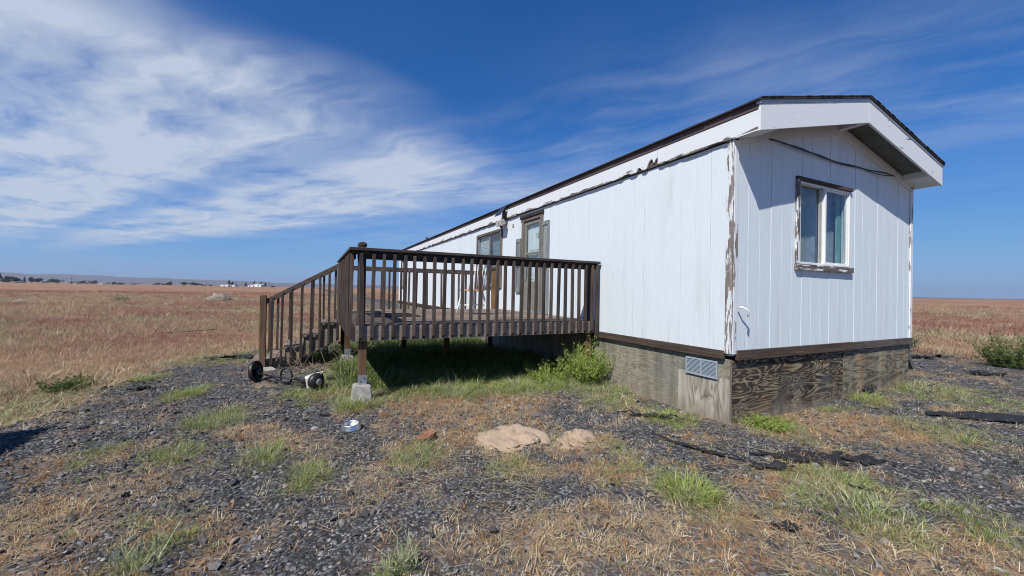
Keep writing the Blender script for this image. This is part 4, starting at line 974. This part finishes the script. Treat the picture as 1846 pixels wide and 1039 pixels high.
def bushy_mesh(name, stems, rad, h, leaves, ls, seed, m, lw=0.28, up=0.6, base=0.35):
    """upright feathery weed: stems with many narrow leaves"""
    q = np.random.RandomState(seed); vs = []; fs = []
    for s in range(stems):
        a = q.rand()*6.283; lob = .62+.55*float(vnoise(math.cos(a)*1.6+seed, math.sin(a)*1.6+seed*3)); r0 = rad*base*math.sqrt(q.rand()); r1 = rad*lob*math.sqrt(q.rand())*1.1; hh = h*(0.4+0.65*q.rand())*lob*1.12*(1-0.35*min(1, r1/rad)**2)
        p0 = np.array([r0*math.cos(a), r0*math.sin(a), -.01]); p1 = np.array([r1*math.cos(a+q.randn()*.3), r1*math.sin(a+q.randn()*.3), hh])
        ax = p1-p0; side = np.cross(ax, [0, 0, 1.0]) + q.randn(3)*.05; side = side/np.linalg.norm(side)*(0.0022+0.0035*q.rand())
        o = len(vs); vs += [tuple(p0-side), tuple(p0+side), tuple(p1)]; fs.append((o, o+1, o+2))
        for l in range(leaves):
            t = 0.12+0.88*q.rand(); c = p0+ax*t; d = q.randn(3); d[2] = abs(d[2])*0.5+up; d /= np.linalg.norm(d)
            ln = ls*(0.5+0.8*q.rand())*(1.15-.5*t); w = np.cross(d, q.randn(3)); w = w/np.linalg.norm(w)*ln*lw*.5
            o = len(vs); mid = c+d*ln*.45
            vs += [tuple(c), tuple(mid+w), tuple(c+d*ln), tuple(mid-w)]; fs.append((o, o+1, o+2, o+3))
    return from_arrays(name, vs, fs, m)

# scattered cover: points with instances, one object for each kind of uncountable stuff
def scatter(name, protos, P, rot, scl, idx, label):
    src = bpy.data.collections.new(name+'_sources')
    for i, pm in enumerate(protos):
        src.objects.link(bpy.data.objects.new('%s_source_%02d' % (name, i), pm))
    me = bpy.data.meshes.new(name); n_ = len(P)
    me.vertices.add(n_); me.vertices.foreach_set('co', np.asarray(P, np.float32).ravel())
    for nm, ty, a in (('rot', 'FLOAT_VECTOR', rot), ('scl', 'FLOAT_VECTOR', scl)):
        at_ = me.attributes.new(nm, ty, 'POINT'); at_.data.foreach_set('vector', np.asarray(a, np.float32).ravel())
    at_ = me.attributes.new('idx', 'INT', 'POINT'); at_.data.foreach_set('value', np.asarray(idx, np.int32))
    o = bpy.data.objects.new(name, me); C.objects.link(o)
    g = bpy.data.node_groups.new(name+'_scatter', 'GeometryNodeTree')
    g.interface.new_socket('Geometry', in_out='INPUT', socket_type='NodeSocketGeometry'); g.interface.new_socket('Geometry', in_out='OUTPUT', socket_type='NodeSocketGeometry')
    gi = g.nodes.new('NodeGroupInput'); go = g.nodes.new('NodeGroupOutput')
    m2p = g.nodes.new('GeometryNodeMeshToPoints'); m2p.inputs['Radius'].default_value = 0.001
    ci = g.nodes.new('GeometryNodeCollectionInfo'); ci.inputs[0].default_value = src; ci.inputs[1].default_value = True; ci.inputs[2].default_value = True
    ip = g.nodes.new('GeometryNodeInstanceOnPoints'); ip.inputs['Pick Instance'].default_value = True
    def na(nm, ty):
        k = g.nodes.new('GeometryNodeInputNamedAttribute'); k.data_type = ty; k.inputs[0].default_value = nm
        return [s for s in k.outputs if s.enabled][0]
    L_ = g.links.new
    L_(gi.outputs[0], m2p.inputs[0]); L_(m2p.outputs[0], ip.inputs['Points']); L_(ci.outputs[0], ip.inputs['Instance'])
    L_(na('idx', 'INT'), ip.inputs['Instance Index']); L_(na('rot', 'FLOAT_VECTOR'), ip.inputs['Rotation']); L_(na('scl', 'FLOAT_VECTOR'), ip.inputs['Scale'])
    L_(ip.outputs[0], go.inputs[0])
    o.modifiers.new('scatter', 'NODES').node_group = g
    return tag(o, label, kind='stuff')
q = np.random.RandomState(5)
def sample(n, x0, x1, y0, y1): return q.uniform(x0, x1, n), q.uniform(y0, y1, n)
def in_home(x, y, m_=0.05): return (x > -m_) & (x < W+m_) & (y > -m_) & (y < L+m_)
def keep_near(x, y):
    """fewer pieces far from where people walk in"""
    d = np.hypot(x+3.4, y+1.6); return np.clip(1.15-0.115*d, 0.16, 1)
def solid(x, y):
    """footprints of things standing on the gravel"""
    b = np.zeros(len(x), bool)
    for (px, py, pr) in ((-3.65, 1.42, .10), (-2.33, .56, .23), (-1.72, .34, .10)): b |= np.hypot(x-px, y-py) < pr
    for (px, py, _) in POSTS: b |= np.hypot(x-px, y-py) < .13
    return b

# gravel stones
stone_m = mat('basalt_gravel', lambda n, b: (setc(n, b, 'Base Color', mixc(n, 1.0, ramp(n, nd(n, 'ShaderNodeObjectInfo').outputs['Random'], [(0.0, (0.038, 0.037, 0.039)), (0.45, (0.082, 0.080, 0.083)), (0.8, (0.15, 0.147, 0.148)), (0.94, (0.25, 0.243, 0.235)), (0.985, (0.27, 0.215, 0.175)), (1.0, (0.42, 0.40, 0.37))]),
        ramp(n, noise(n, pos(n), 140, 3), [(0.3, 0.75), (0.7, 1.2)]), 'MULTIPLY')), b.inputs['Roughness'].__setattr__('default_value', 0.85), b.inputs['Specular IOR Level'].__setattr__('default_value', 0.35)))
stones = []
for i in range(7):
    bm = bmesh.new(); bmesh.ops.create_icosphere(bm, subdivisions=1, radius=1); qq = random.Random(100+i)
    for v in bm.verts: v.co *= qq.uniform(0.62, 1.25)
    bmesh.ops.scale(bm, vec=(qq.uniform(.9, 1.4), qq.uniform(.6, .9), qq.uniform(.32, .55)), verts=bm.verts)
    me = bpy.data.meshes.new('stone'); bm.to_mesh(me); bm.free(); me.materials.append(stone_m); stones.append(me)
def gravel():
    x, y = sample(430000, -8, 9.5, -2.9, 8.2)
    fld, gn, dr, gr = masks(x, y)
    k = (q.rand(len(x)) < keep_near(x, y)*np.clip(gr**1.25*1.15, 0.05, 1)*(fld < .6)) & ~in_home(x, y) & ~solid(x, y)
    x, y = x[k], y[k]; s = 0.0062*np.exp(q.randn(len(x))*0.52)*(1+0.05*np.hypot(x+4, y+2.8)); s = np.clip(s, .004, .03)
    big = q.rand(len(x)) < .025; s[big] *= 1.7
    z = ground_z(x, y) + s*0.25
    P = np.stack([x, y, z], 1); rot = np.stack([q.randn(len(x))*.45, q.randn(len(x))*.45, q.rand(len(x))*6.28], 1)
    scatter('gravel', stones, P, rot, np.repeat(s[:, None], 3, 1), q.randint(0, 7, len(x)), 'dark grey crushed stone gravel spread over the yard')
gravel()

# dry tufts, lying straw, short green grass on the yard
def tufts():
    pr = [blades_mesh('t', 16, .035, .02, .075, .0022, 1.1, 200+i, G_straw if i % 2 else G_rust, 2, .9) for i in range(6)]
    x, y = sample(150000, -8, 9.5, -2.9, 8.2); fld, gn, dr, gr = masks(x, y)
    k = (q.rand(len(x)) < keep_near(x, y)*np.clip(dr*0.85+.035, 0, 1)*(1-fld)) & ~in_home(x, y) & ~solid(x, y)
    x, y = x[k], y[k]; n_ = len(x); s = 0.55+0.75*q.rand(n_); P = np.stack([x, y, ground_z(x, y)-.004], 1)
    # rust and straw drift separately
    pick = (fbm(x, y, 1.3, 77) + 0.16*q.randn(n_) > 0.5).astype(int) + 2*q.randint(0, 3, n_)
    rot = np.stack([q.randn(n_)*.25, q.randn(n_)*.25, q.rand(n_)*6.28], 1)
    sc = np.stack([s, s, s*(.5+.7*q.rand(n_))], 1)
    scatter('dry_grass', pr, P, rot, sc, pick, 'short dry orange and straw coloured grass on the yard')
tufts()
def straw():
    pr = []
    for i in range(6):
        qq = np.random.RandomState(300+i); n_ = 5; pts = [(t*.16*(1+.3*i/5)-.08, .012*math.sin(t*3+i)*(i % 3), .004+.006*qq.rand()) for t in np.linspace(0, 1, n_)]
        vs, fs = tube_arrays(pts, [.0011, .0014, .0013, .001, .0005], 3); pr.append(from_arrays('s', vs, fs, G_straw if i < 4 else G_pale))
    x, y = sample(105000, -8, 9.5, -2.9, 8.0); fld, gn, dr, gr = masks(x, y); cl = fbm(x, y, 1.1, 91)
    k = (q.rand(len(x)) < keep_near(x, y)*np.clip(.10+.45*dr+.3*gn+.5*sst(.5, .7, cl), 0, .8)*(1-fld)) & ~in_home(x, y) & ~solid(x, y)
    x, y = x[k], y[k]; n_ = len(x); s = .35+.9*q.rand(n_)**2
    scatter('straw', pr, np.stack([x, y, ground_z(x, y)+.006+.012*q.rand(n_)], 1), np.stack([q.randn(n_)*.1, q.randn(n_)*.12, q.rand(n_)*6.28], 1), np.stack([s, .6+.5*q.rand(n_), .6+.5*q.rand(n_)], 1), q.randint(0, 6, n_), 'loose pale straw stems lying on the gravel')
straw()
def greens():
    ms = [G_green, G_pale, G_bright, G_pale, G_green, G_dark]
    pr = [blades_mesh('g', 26, .05, .03, .105, .0019, 1.15, 400+i, ms[i], 3, .8) for i in range(6)]
    x, y = sample(125000, -8, 9.5, -2.9, 9.6); fld, gn, dr, gr = masks(x, y)
    k = (q.rand(len(x)) < np.clip(keep_near(x, y)*1.3, .3, 1)*np.clip(gn*0.62*(1+.8*((y > 1.7) & (x > -4.2) & (x < 0)))+.008, 0, 1)*(1-fld)) & ~in_home(x, y) & ~solid(x, y)
    x, y = x[k], y[k]; n_ = len(x)
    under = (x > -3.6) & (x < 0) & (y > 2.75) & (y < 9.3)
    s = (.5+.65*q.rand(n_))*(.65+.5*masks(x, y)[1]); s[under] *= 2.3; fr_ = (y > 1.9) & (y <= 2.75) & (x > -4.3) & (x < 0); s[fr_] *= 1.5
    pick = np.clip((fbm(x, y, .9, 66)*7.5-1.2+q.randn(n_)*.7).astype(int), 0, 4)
    pick = np.where(under & (q.rand(n_) < .75), 5, pick)  # mostly the deep green tuft under the deck, deepening its shade by colour
    scatter('green_grass', pr, np.stack([x, y, ground_z(x, y)-.004], 1), np.stack([q.randn(n_)*.2, q.randn(n_)*.2, q.rand(n_)*6.28], 1), np.stack([s, s, s], 1), pick, 'short green grass growing through the gravel')
greens()
# the dry field: dense near the yard, thinner away from it
def field():
    pr = [blades_mesh('f', 26, .13, .08, .27, .0034, .55, 500+i, G_field if i % 3 else G_field2, 2, .35) for i in range(6)]
    pr += [blades_mesh('f', 22, .12, .06, .20, .004, .6, 520+i, G_pale, 2, .35) for i in range(2)]
    n_ = 150000; a = q.uniform(math.radians(-38), math.radians(100), n_); t = q.rand(n_)
    d = 5.2*(110/5.2)**(t**0.92)
    x = CAM.x+d*np.sin(a); y = CAM.y+d*np.cos(a)
    fld = pad_edge(x, y); k = (q.rand(n_) < fld**1.5*np.clip(.25+1.5*fbm(x, y, .5, 131), .3, 1)) & ~in_home(x, y, .3) & (y > -14)
    x, y, d = x[k], y[k], d[k]; n_ = len(x)
    s = (.55+.7*q.rand(n_)**1.5)*(.45+1.1*fbm(x, y, .35, 12))*(1+d/70)
    green = (fbm(x, y, .16, 101) + .1*q.randn(n_) > .69) | (q.rand(n_) < .55*(1-sst(6.5, 10.5, d)))
    drift = fbm(x, y, .13, 111)+.085*q.randn(n_)
    pick = np.where(green, 6+q.randint(0, 2, n_), np.where(drift > .53, 3*q.randint(0, 2, n_), np.array([1, 2, 4, 5])[q.randint(0, 4, n_)]))
    sh = s*(.5+.38*q.rand(n_))*(.45+.55*sst(6.5, 13, d))
    scatter('field_grass', pr, np.stack([x, y, ground_z(x, y)-.01], 1), np.stack([q.randn(n_)*.12, q.randn(n_)*.12, q.rand(n_)*6.28], 1), np.stack([s*1.3, s*1.3, sh], 1), pick, 'dry reddish tan grass covering the open field')
field()

# single weeds that stand out
def weed(name, x, y, me, label, cat='weed', group=None, rz=0.0, s=1.0, dz=-.01):
    o = obj(name, me, None, (x, y, gz(x, y)+dz), (0, 0, rz)); o.scale = (s, s, s)
    return tag(o, label, cat, group)
def clump(seed, m, n=150, spread=.14, h=.2, w=.0021, lean=1.25, droop=.85):
    me = blades_mesh('clump', int(n*1.25), spread*1.0, h*.3, h, w, lean, seed, m, 4, droop)
    ex = blades_mesh('clump', int(n*.55), spread*1.55, h*.12, h*.55, w*.9, lean*1.5, seed+900, G_straw if m is not G_straw else G_rust, 4, 1.0)
    ex2 = blades_mesh('clump', int(n*.3), spread*1.7, h*.15, h*.6, w, lean*1.4, seed+1800, G_pale if m is not G_pale else G_green, 4, .9)
    bm = bmesh.new()
    for i, k in enumerate((me, ex, ex2)):
        f0 = len(bm.faces); bm.from_mesh(k); bm.faces.ensure_lookup_table()
        for f in bm.faces[f0:]: f.material_index = i
    out = bpy.data.meshes.new('clump'); bm.to_mesh(out); bm.free()
    for k in (me, ex, ex2): out.materials.append(k.materials[0]); bpy.data.meshes.remove(k)
    return out
weed('leafy_weed', -0.33, 2.06, bushy_mesh('w', 150, .42, .70, 46, .060, 1, G_bright, .17, .75), 'tall bright green feathery weed where the deck meets the skirting')
weed('leafy_weed', -0.85, 2.25, bushy_mesh('w', 80, .48, .36, 30, .065, 21, G_bright, .16, .8), 'lower green weed to the left of the tall feathery weed at the deck corner')
weed('round_bush', 7.75, -0.12, bushy_mesh('w', 110, .50, .72, 34, .075, 2, G_dark, .24, .5), 'round dense green bush at the edge of the field on the right', 'bush')
weed('sage_bush', 8.5, 1.75, bushy_mesh('w', 80, .50, .72, 26, .075, 3, leafmat('sage_green', [(0.0, (0.07, 0.11, 0.055)), (1.0, (0.16, 0.20, 0.11))]), .24, .6), 'grey-green bush behind the bent downspout', 'bush')
weed('leafy_weed', -7.0, 4.78, bushy_mesh('w', 60, .36, .27, 22, .07, 4, G_dark, .24, .5), 'dark green bushy weed on the left edge of the gravel')
weed('grass_clump', -6.22, 4.83, clump(5, G_green, 150, .15, .19), 'small green grass clump right of the dark bushy weed')
weed('grass_clump', -5.40, 3.52, clump(6, G_bright, 170, .16, .17), 'bright green grass clump alone on clean gravel left of the trimmer')
weed('grass_clump', -4.93, 2.12, clump(7, G_green, 200, .22, .19), 'wide green grass clump on the gravel in front of the trimmer')
weed('grass_clump', -4.70, 2.02, clump(27, G_pale, 100, .14, .14), 'pale grass clump touching the wide green clump')
weed('grass_clump', -4.97, 1.35, clump(8, G_green, 110, .15, .10), 'low green grass clump left of a pale one, mid gravel')
weed('grass_clump', -4.34, 1.0, clump(9, G_pale, 130, .18, .13), 'pale grey-green grass clump in mid gravel')
weed('grass_clump', -4.02, .53, clump(10, G_dark, 150, .15, .10), 'dark low green clump nearer the camera than the pale one')
weed('grass_clump', -3.25, .58, clump(11, G_pale, 120, .16, .14), 'pale green clump just in front of the broken brick')
weed('grass_clump', -2.52, .05, clump(12, G_rust, 130, .12, .11), 'rusty brown grass clump in front of the larger sandy mound')
weed('grass_clump', -1.66, -.86, clump(13, G_bright, 260, .19, .21, .0032, 1.2, .8), 'shaggy light green clump of cut grass in front of the vent')
weed('grass_clump', .30, -.22, bushy_mesh('w', 60, .26, .15, 22, .06, 14, G_bright, .22, .45), 'bright yellow-green clump at the near skirting corner')
weed('grass_clump', -.38, .40, clump(15, G_bright, 200, .26, .15), 'green clump against the plywood below the vent side')
weed('grass_clump', -.46, -1.18, clump(16, G_green, 190, .22, .13), 'green clump right in front of the largest black fabric sheet')
weed('grass_clump', -.80, -1.50, clump(17, G_pale, 240, .30, .14, .003, 1.5, .9), 'flattened pale green cut grass nearest the right corner')
weed('grass_clump', -.94, -1.2, clump(18, G_bright, 80, .09, .09), 'small green sprout between the two larger clumps at right')
weed('grass_clump', 2.45, -.2, clump(19, G_bright, 160, .18, .20), 'green clump against the olive plywood of the end wall')
weed('grass_clump', 3.85, -.28, clump(20, G_pale, 220, .40, .18, .0032, 1.4, .9), 'heap of pale cut grass at the far skirting corner')
weed('grass_clump', -3.62, 1.98, clump(22, G_green, 130, .16, .15), 'green clump in front of the concrete pier')
weed('grass_clump', -3.78, 2.55, clump(23, G_green, 220, .25, .24), 'tall green grass beside the concrete pier')
weed('grass_clump', .02, -.14, clump(41, G_straw, 150, .16, .10, .002, 1.8, 1.0), 'pale bleached straw heap at the foot of the near skirting corner')
weed('spindly_weed', -4.76, -.25, bushy_mesh('w', 12, .20, .36, 9, .09, 24, G_pale, .06, .9), 'spindly pale weed at the bottom left of the yard')
weed('spindly_weed', -3.60, -.80, bushy_mesh('w', 16, .10, .22, 12, .09, 25, G_pale, .07, .9), 'spindly green weed at the bottom middle of the yard')
weed('grass_clump', -1.80, -.36, clump(26, G_rust, 150, .18, .09), 'orange dry clump between the sandy mounds and the shaggy green clump')
weed('sage_bush', -19.4, 45, bushy_mesh('w', 60, .65, .45, 26, .16, 28, G_pale, .3, .5), 'pale sage bush out in the left field', 'bush')
weed('sage_bush', 34, 12.5, bushy_mesh('w', 60, .8, .5, 26, .2, 29, G_pale, .3, .5), 'pale sage bush out in the right field', 'bush')
# dry brush under the stair
tw = []
vs_, fs_ = [], []
for i in range(46):
    p0 = Vector((rnd.uniform(-.5, .4), rnd.uniform(-.35, .35), 0)); d = Vector((rnd.uniform(-1, 1), rnd.uniform(-1, 1), rnd.uniform(.05, .9))).normalized()*rnd.uniform(.25, .6)
    a_, f_ = tube_arrays([p0, p0+d*.5+Vector((rnd.uniform(-.05, .05), rnd.uniform(-.05, .05), .03)), p0+d], [.006, .0045, .002], 4); o_ = len(vs_); vs_ += a_; fs_ += [tuple(i_+o_ for i_ in f) for f in f_]
weed('dry_brush', -3.85, 4.9, from_arrays('dry_brush', vs_, fs_, plain('dead_twig', (0.22, 0.165, 0.11), 0.9)), 'tangle of dead brown twigs under the stair', 'brush')
weed('leafy_weed', -3.75, 5.35, bushy_mesh('w', 50, .50, .45, 22, .08, 31, G_dark, .2, .6), 'green weeds behind the dead twigs under the stair')
# two stones and a stick out in the field
rock_m = plain('tan_boulder', (0.34, 0.28, 0.215), 0.95, 0, 0.3, 3)
tag(lump('boulder', -12.4, 46.0, 0.95, .7, .52, .2, rock_m, 12, .35, 4, .15), 'large tan boulder out in the dry field left of the stair', 'boulder')
tag(lump('boulder', -13.27, 33.4, 0.26, .22, .20, .2, rock_m, 15, .3, 3, .15), 'small pale boulder in the field, nearer than the large one', 'boulder')
tag(lump('boulder', -23.5, 40.0, .34, .3, .2, .2, plain('pale_stone', (0.40, 0.34, 0.26), 0.95, 0, .3, 3), 17, .3, 3, .15), 'low pale stone in the left field, far from the boulders', 'boulder')
tag(tube('dead_branch', [(-7.9, 12.0, gz(-7.9, 12)+.10), (-7.2, 11.9, gz(-7.2, 11.9)+.14), (-6.6, 12.1, gz(-6.6, 12.1)+.16)], [.018, .015, .008], plain('dead_branch_wood', (0.14, 0.10, 0.07), .9), None, 6), 'dead branch lying on the dry field left of the stair', 'branch')

# ------------------------------------------------------------------ far away: trees, buildings, poles
def far_at(px, dist):
    """bearing of a column of the view, as a place on the plain"""
    a = math.atan((px-923)/FPX)+YAW; dd = dist/math.cos(a-YAW); return CAM.x+dd*math.sin(a), CAM.y+dd*math.cos(a)
treegreens = [leafmat('far_tree_dark', [(0.0, (0.018, 0.034, 0.016)), (1.0, (0.05, 0.075, 0.03))]), leafmat('far_tree_olive', [(0.0, (0.035, 0.05, 0.02)), (1.0, (0.08, 0.095, 0.04))])]
barkm = plain('tree_bark', (0.10, 0.075, 0.055), .95)
def tree_crown(seed, w, h, m, conic=False):
    q_ = np.random.RandomState(seed); vs, fs = [], []
    lobes = [(q_.randn(3)*np.array([.26, .26, .16])+np.array([0, 0, .58])) for _ in range(9)]
    for i in range(620):
        if conic:
            t = q_.rand()**.7; a = q_.rand()*6.283; r_ = (1-t)*.5*(.6+.4*q_.rand()); c = np.array([r_*math.cos(a), r_*math.sin(a), .12+.88*t])
        else:
            lb = lobes[q_.randint(9)]; d = q_.randn(3); d /= np.linalg.norm(d); c = lb + d*np.array([.24, .24, .2])*(.6+.4*q_.rand())
            if c[2] < .12: continue
        u = q_.randn(3); u /= np.linalg.norm(u); v = np.cross(u, q_.randn(3)); v /= np.linalg.norm(v); s = .055*(.6+.8*q_.rand()); o = len(vs)
        vs += [tuple((c+u*s)*np.array([w, w, h])), tuple((c+v*s*.7)*np.array([w, w, h])), tuple((c-u*s)*np.array([w, w, h])), tuple((c-v*s*.7)*np.array([w, w, h]))]; fs.append((o, o+1, o+2, o+3))
    return from_arrays('crown', vs, fs, m)
# view column, width px, height px, distance, shape, label
TREES = [
 (-2, 16, 20, 520, 1, 'tallest dark tree at the left end of the far tree line'),
 (14, 24, 12, 520, 0, 'broad dark tree next to the tallest one in the far tree line'), (27, 18, 11, 540, 0, 'rounded dark tree second from the tallest in the far line'),
 (33, 12, 7, 560, 0, 'small dark tree beside a white outbuilding in the far tree line'), (44, 8, 11, 540, 1, 'narrow pointed dark tree in the far tree line'),
 (57, 14, 10, 550, 0, 'round tree right of the narrow pointed one in the far line'), (69, 17, 10.5, 545, 0, 'round tree closing the dense left cluster of the far line'),
 (82, 11, 5, 600, 0, 'low shrubby tree between the left cluster and a round lone tree'), (102, 17, 9, 560, 0, 'round lone tree left of the far utility pole'),
 (137, 14, 5, 650, 0, 'low dark tree just right of the tallest far utility pole'), (151, 16, 6, 640, 0, 'wide low dark tree in the middle of the far line'), (166, 16, 6.5, 640, 0, 'wide low dark tree left of a long white building far off'),
 (194, 6, 4, 660, 0, 'tiny dark tree between two white far buildings'), (205, 9, 5, 660, 0, 'small dark tree right of the white far buildings'), (217, 13, 4, 660, 0, 'low wide dark shrub tree on the left horizon'), (244, 11, 3.2, 680, 0, 'lowest dark shrub tree on the left horizon'),
 (287, 16, 4.5, 640, 0, 'low tree at the left of the middle horizon cluster'), (303, 15, 7, 640, 0, 'round tree in the middle horizon cluster'), (308, 6, 8.5, 650, 1, 'pointed tree in the middle horizon cluster'),
 (331, 13, 7, 640, 0, 'round tree left of the far right pair'), (346, 14, 6.5, 640, 0, 'round tree of the far pair, left one'), (356, 14, 6, 640, 0, 'round tree of the far pair, right one'), (379, 7, 3, 660, 0, 'tiny shrub tree beside the middle utility pole'),
 (413, 8, 12, 720, 1, 'pointed tree behind the long white far shed'), (418, 8, 9.5, 725, 0, 'round tree behind the long white far shed'),
 (443, 8, 7.5, 700, 1, 'dark pointed tree between the white far shed and the white gabled building'), (458, 6, 11, 735, 1, 'tree rising behind the white gabled far building'),
 (471, 6, 8, 720, 0, 'dark tree at the right end of the white gabled far building'), (478, 7, 8.5, 720, 1, 'bare-looking tree right of the white gabled far building'), (490, 11, 3, 720, 0, 'low dark shrubs right of the white gabled far building')]
for i, (px, w_, h_, dist, con, lb) in enumerate(TREES):
    x, y = far_at(px, dist); c_ = math.cos(math.atan((px-923)/FPX)); m2 = dist/FPX; w = w_*m2*c_*1.15; h = h_*m2*1.08
    t = empty('tree', (x, y, gz(x, y)-.3), rnd.uniform(0, 6), lb, 'tree', 'far tree line')
    obj('crown', tree_crown(700+i, w, h, treegreens[i % 2 if i > 8 else 0], con), t)
    tube('trunk', [(0, 0, 0), (0, 0, h*.3), (0, 0, h*.6)], [h*.035, h*.028, h*.012], barkm, t, 6, local=True)
whitem = plain('white_metal_building', (0.78, 0.78, 0.76), .6); roofw = plain('pale_roof', (0.55, 0.56, 0.57), .6); darkglass = plain('dark_opening', (0.03, 0.03, 0.035), .4)
def building(px0, px1, hpx, dist, label, gable=0.0, wings=()):
    xa, ya_ = far_at(px0, dist); xb, yb_ = far_at(px1, dist); ln = math.hypot(xb-xa, yb_-ya_); h = hpx*dist/FPX
    t = empty('building', ((xa+xb)/2, (ya_+yb_)/2, gz(xa, ya_)-.3), math.atan2(yb_-ya_, xb-xa), label, 'building')
    hw = h*(1-gable); dp = 10.0
    me = from_arrays('wall', *[[(-ln/2, 0, 0), (ln/2, 0, 0), (ln/2, dp, 0), (-ln/2, dp, 0), (-ln/2, 0, hw), (ln/2, 0, hw), (ln/2, dp, hw), (-ln/2, dp, hw), (0, 0, h), (0, dp, h)],
         [(0, 1, 5, 8, 4), (1, 2, 6, 5), (2, 3, 7, 9, 6), (3, 0, 4, 7)]], whitem); obj('wall', me, t)
    e = .3
    me = from_arrays('roof', [(-ln/2-e, -e, hw-e*.2), (0, -e, h+.02), (0, dp+e, h+.02), (-ln/2-e, dp+e, hw-e*.2), (ln/2+e, -e, hw-e*.2), (ln/2+e, dp+e, hw-e*.2)], [(0, 1, 2, 3), (1, 4, 5, 2)], roofw)
    ro = obj('roof', me, t); ro.modifiers.new('thickness', 'SOLIDIFY').thickness = .15
    nw = max(1, int(ln/7))
    for i in range(nw):
        xx = -ln/2+ln*(i+.5)/nw; ww = .9
        obj('window' if i else 'door', box_mesh(ww*2, .08, hw*.45 if i else hw*.7, darkglass, 0), t, (xx, -.03, hw*.55 if i else hw*.36))
    return t
building(397, 411, 4.0, 700, 'long white shed far off on the horizon, left half', .1)
building(412.5, 423, 3.4, 705, 'shorter white shed right of the long far shed', .1)
building(453, 470.5, 6.2, 690, 'white gabled building far off above the stair railing', .3)
building(446.5, 454, 3.6, 695, 'small white annex left of the white gabled far building', .15)
building(22, 26, 3.2, 560, 'small pale outbuilding among the far dark trees', .2)
building(131, 136, 2.4, 640, 'small white building by the tallest far utility pole', .2)
building(175, 184, 2.2, 640, 'long white building on the left horizon', .1)
building(195, 199, 1.8, 655, 'tiny white building between small dark trees', .2)
building(208, 211, 1.6, 655, 'tiny white building left of the low wide shrubs', .2)
building(226, 230, 1.6, 660, 'last tiny white building before the open horizon', .2)
polem = plain('pole_wood', (0.10, 0.08, 0.06), .9)
def pole(px, hpx, dist, label):
    x, y = far_at(px, dist); h = hpx*dist/FPX; t = empty('utility_pole', (x, y, gz(x, y)-.3), .4, label, 'utility pole', 'utility poles along the plain')
    tube('mast', [(0, 0, 0), (0, 0, h)], [.20, .14], polem, t, 8, local=True); obj('cross_arm', box_mesh(2.4, .15, .15, polem, 0), t, (0, 0, h*.93))
    for s in (-1, 0, 1): tube('insulator', [(s, 0, h*.93+.07), (s, 0, h*.93+.35)], .07, whitem, t, 6, local=True)
pole(129, 13.5, 480, 'tallest far utility pole at the left'); pole(371.5, 10, 520, 'far utility pole left of the long white shed'); pole(425.5, 8, 560, 'far utility pole just right of the white sheds')
pole(474, 6, 600, 'short far utility pole beside the white gabled building')
x, y = far_at(1803, 1500); h = 9*1500/FPX
py_ = empty('pylon', (x, y, 0), .8, 'faint transmission pylon on the right horizon', 'pylon')
for sx in (-1, 1):
    for sy in (-1, 1): tube('leg', [(sx*2.2, sy*2.2, 0), (sx*.7, sy*.7, h)], .16, galv, py_, 4, local=True)
for k_, z in enumerate((.62, .78, .94)): obj('cross_arm', box_mesh(9-2*k_, .3, .3, galv, 0), py_, (0, 0, h*z))
for i in range(5):
    z0, z1 = h*i/5, h*(i+1)/5; w0, w1 = 2.2-1.5*i/5, 2.2-1.5*(i+1)/5
    tube('brace', [(-w0, -w0, z0), (w1, -w1, z1)], .1, galv, py_, 4, local=True); tube('brace', [(w0, -w0, z0), (-w1, -w1, z1)], .1, galv, py_, 4, local=True)

# ------------------------------------------------------------------ unseen stand-in shed, added to throw the wedge of shade at the lower left
hs = 2.35; cx_ = -6.2 - SUN.x/SUN.z*-hs*-1; 
cx_ = -6.2 + SUN.x/SUN.z*hs; cy_ = 2.58 + SUN.y/SUN.z*hs
shed = empty('added_shade_shed', (cx_-1.3, cy_-1.6, 0), 0, 'unseen plywood shed added beyond the left edge to cast the wedge of shade', 'shed')
for i in range(8): box('wall_panel', (cx_-.14, cy_-.12-.4*(i+1)+.004, -.1), (cx_-.10, cy_-.12-.4*i, hs-.12), ply_side, shed, 0.002)
box('wall_panel', (cx_-2.4, cy_-.14, -.1), (cx_-.145, cy_-.10, hs-.12), ply_side, shed, 0.002); box('wall_panel', (cx_-2.4, cy_-3.34, -.1), (cx_-.145, cy_-3.30, hs-.12), ply_side, shed, 0.002)
box('wall_panel', (cx_-2.45, cy_-3.3, -.1), (cx_-2.41, cy_-.145, hs-.12), ply_side, shed, 0.002)
box('roof', (cx_-2.6, cy_-3.5, hs-.10), (cx_, cy_, hs), roofm, shed, 0.004)
box('door', (cx_-.095, cy_-2.1, .05), (cx_-.07, cy_-1.3, 1.95), olive, shed, 0.004)

# ------------------------------------------------------------------ air over the plain
def haze_f(n, b):
    out = [x for x in n.nodes if x.type == 'OUTPUT_MATERIAL'][0]; n.nodes.remove(b)
    v = nd(n, 'ShaderNodeVolumePrincipled', Color=(0.72, 0.82, 1.0), Density=0.00009, Anisotropy=0.3); n.links.new(v.outputs[0], out.inputs['Volume'])
hz = from_arrays('haze', [(sx*9800, sy*9800, z) for z in (-40, 190) for (sx, sy) in ((-1, -1), (1, -1), (1, 1), (-1, 1))], [(3, 2, 1, 0), (4, 5, 6, 7), (0, 1, 5, 4), (1, 2, 6, 5), (2, 3, 7, 6), (3, 0, 4, 7)], mat('pale_haze', haze_f))
tag(obj('haze', hz), 'thin pale haze over the plain', kind='stuff')
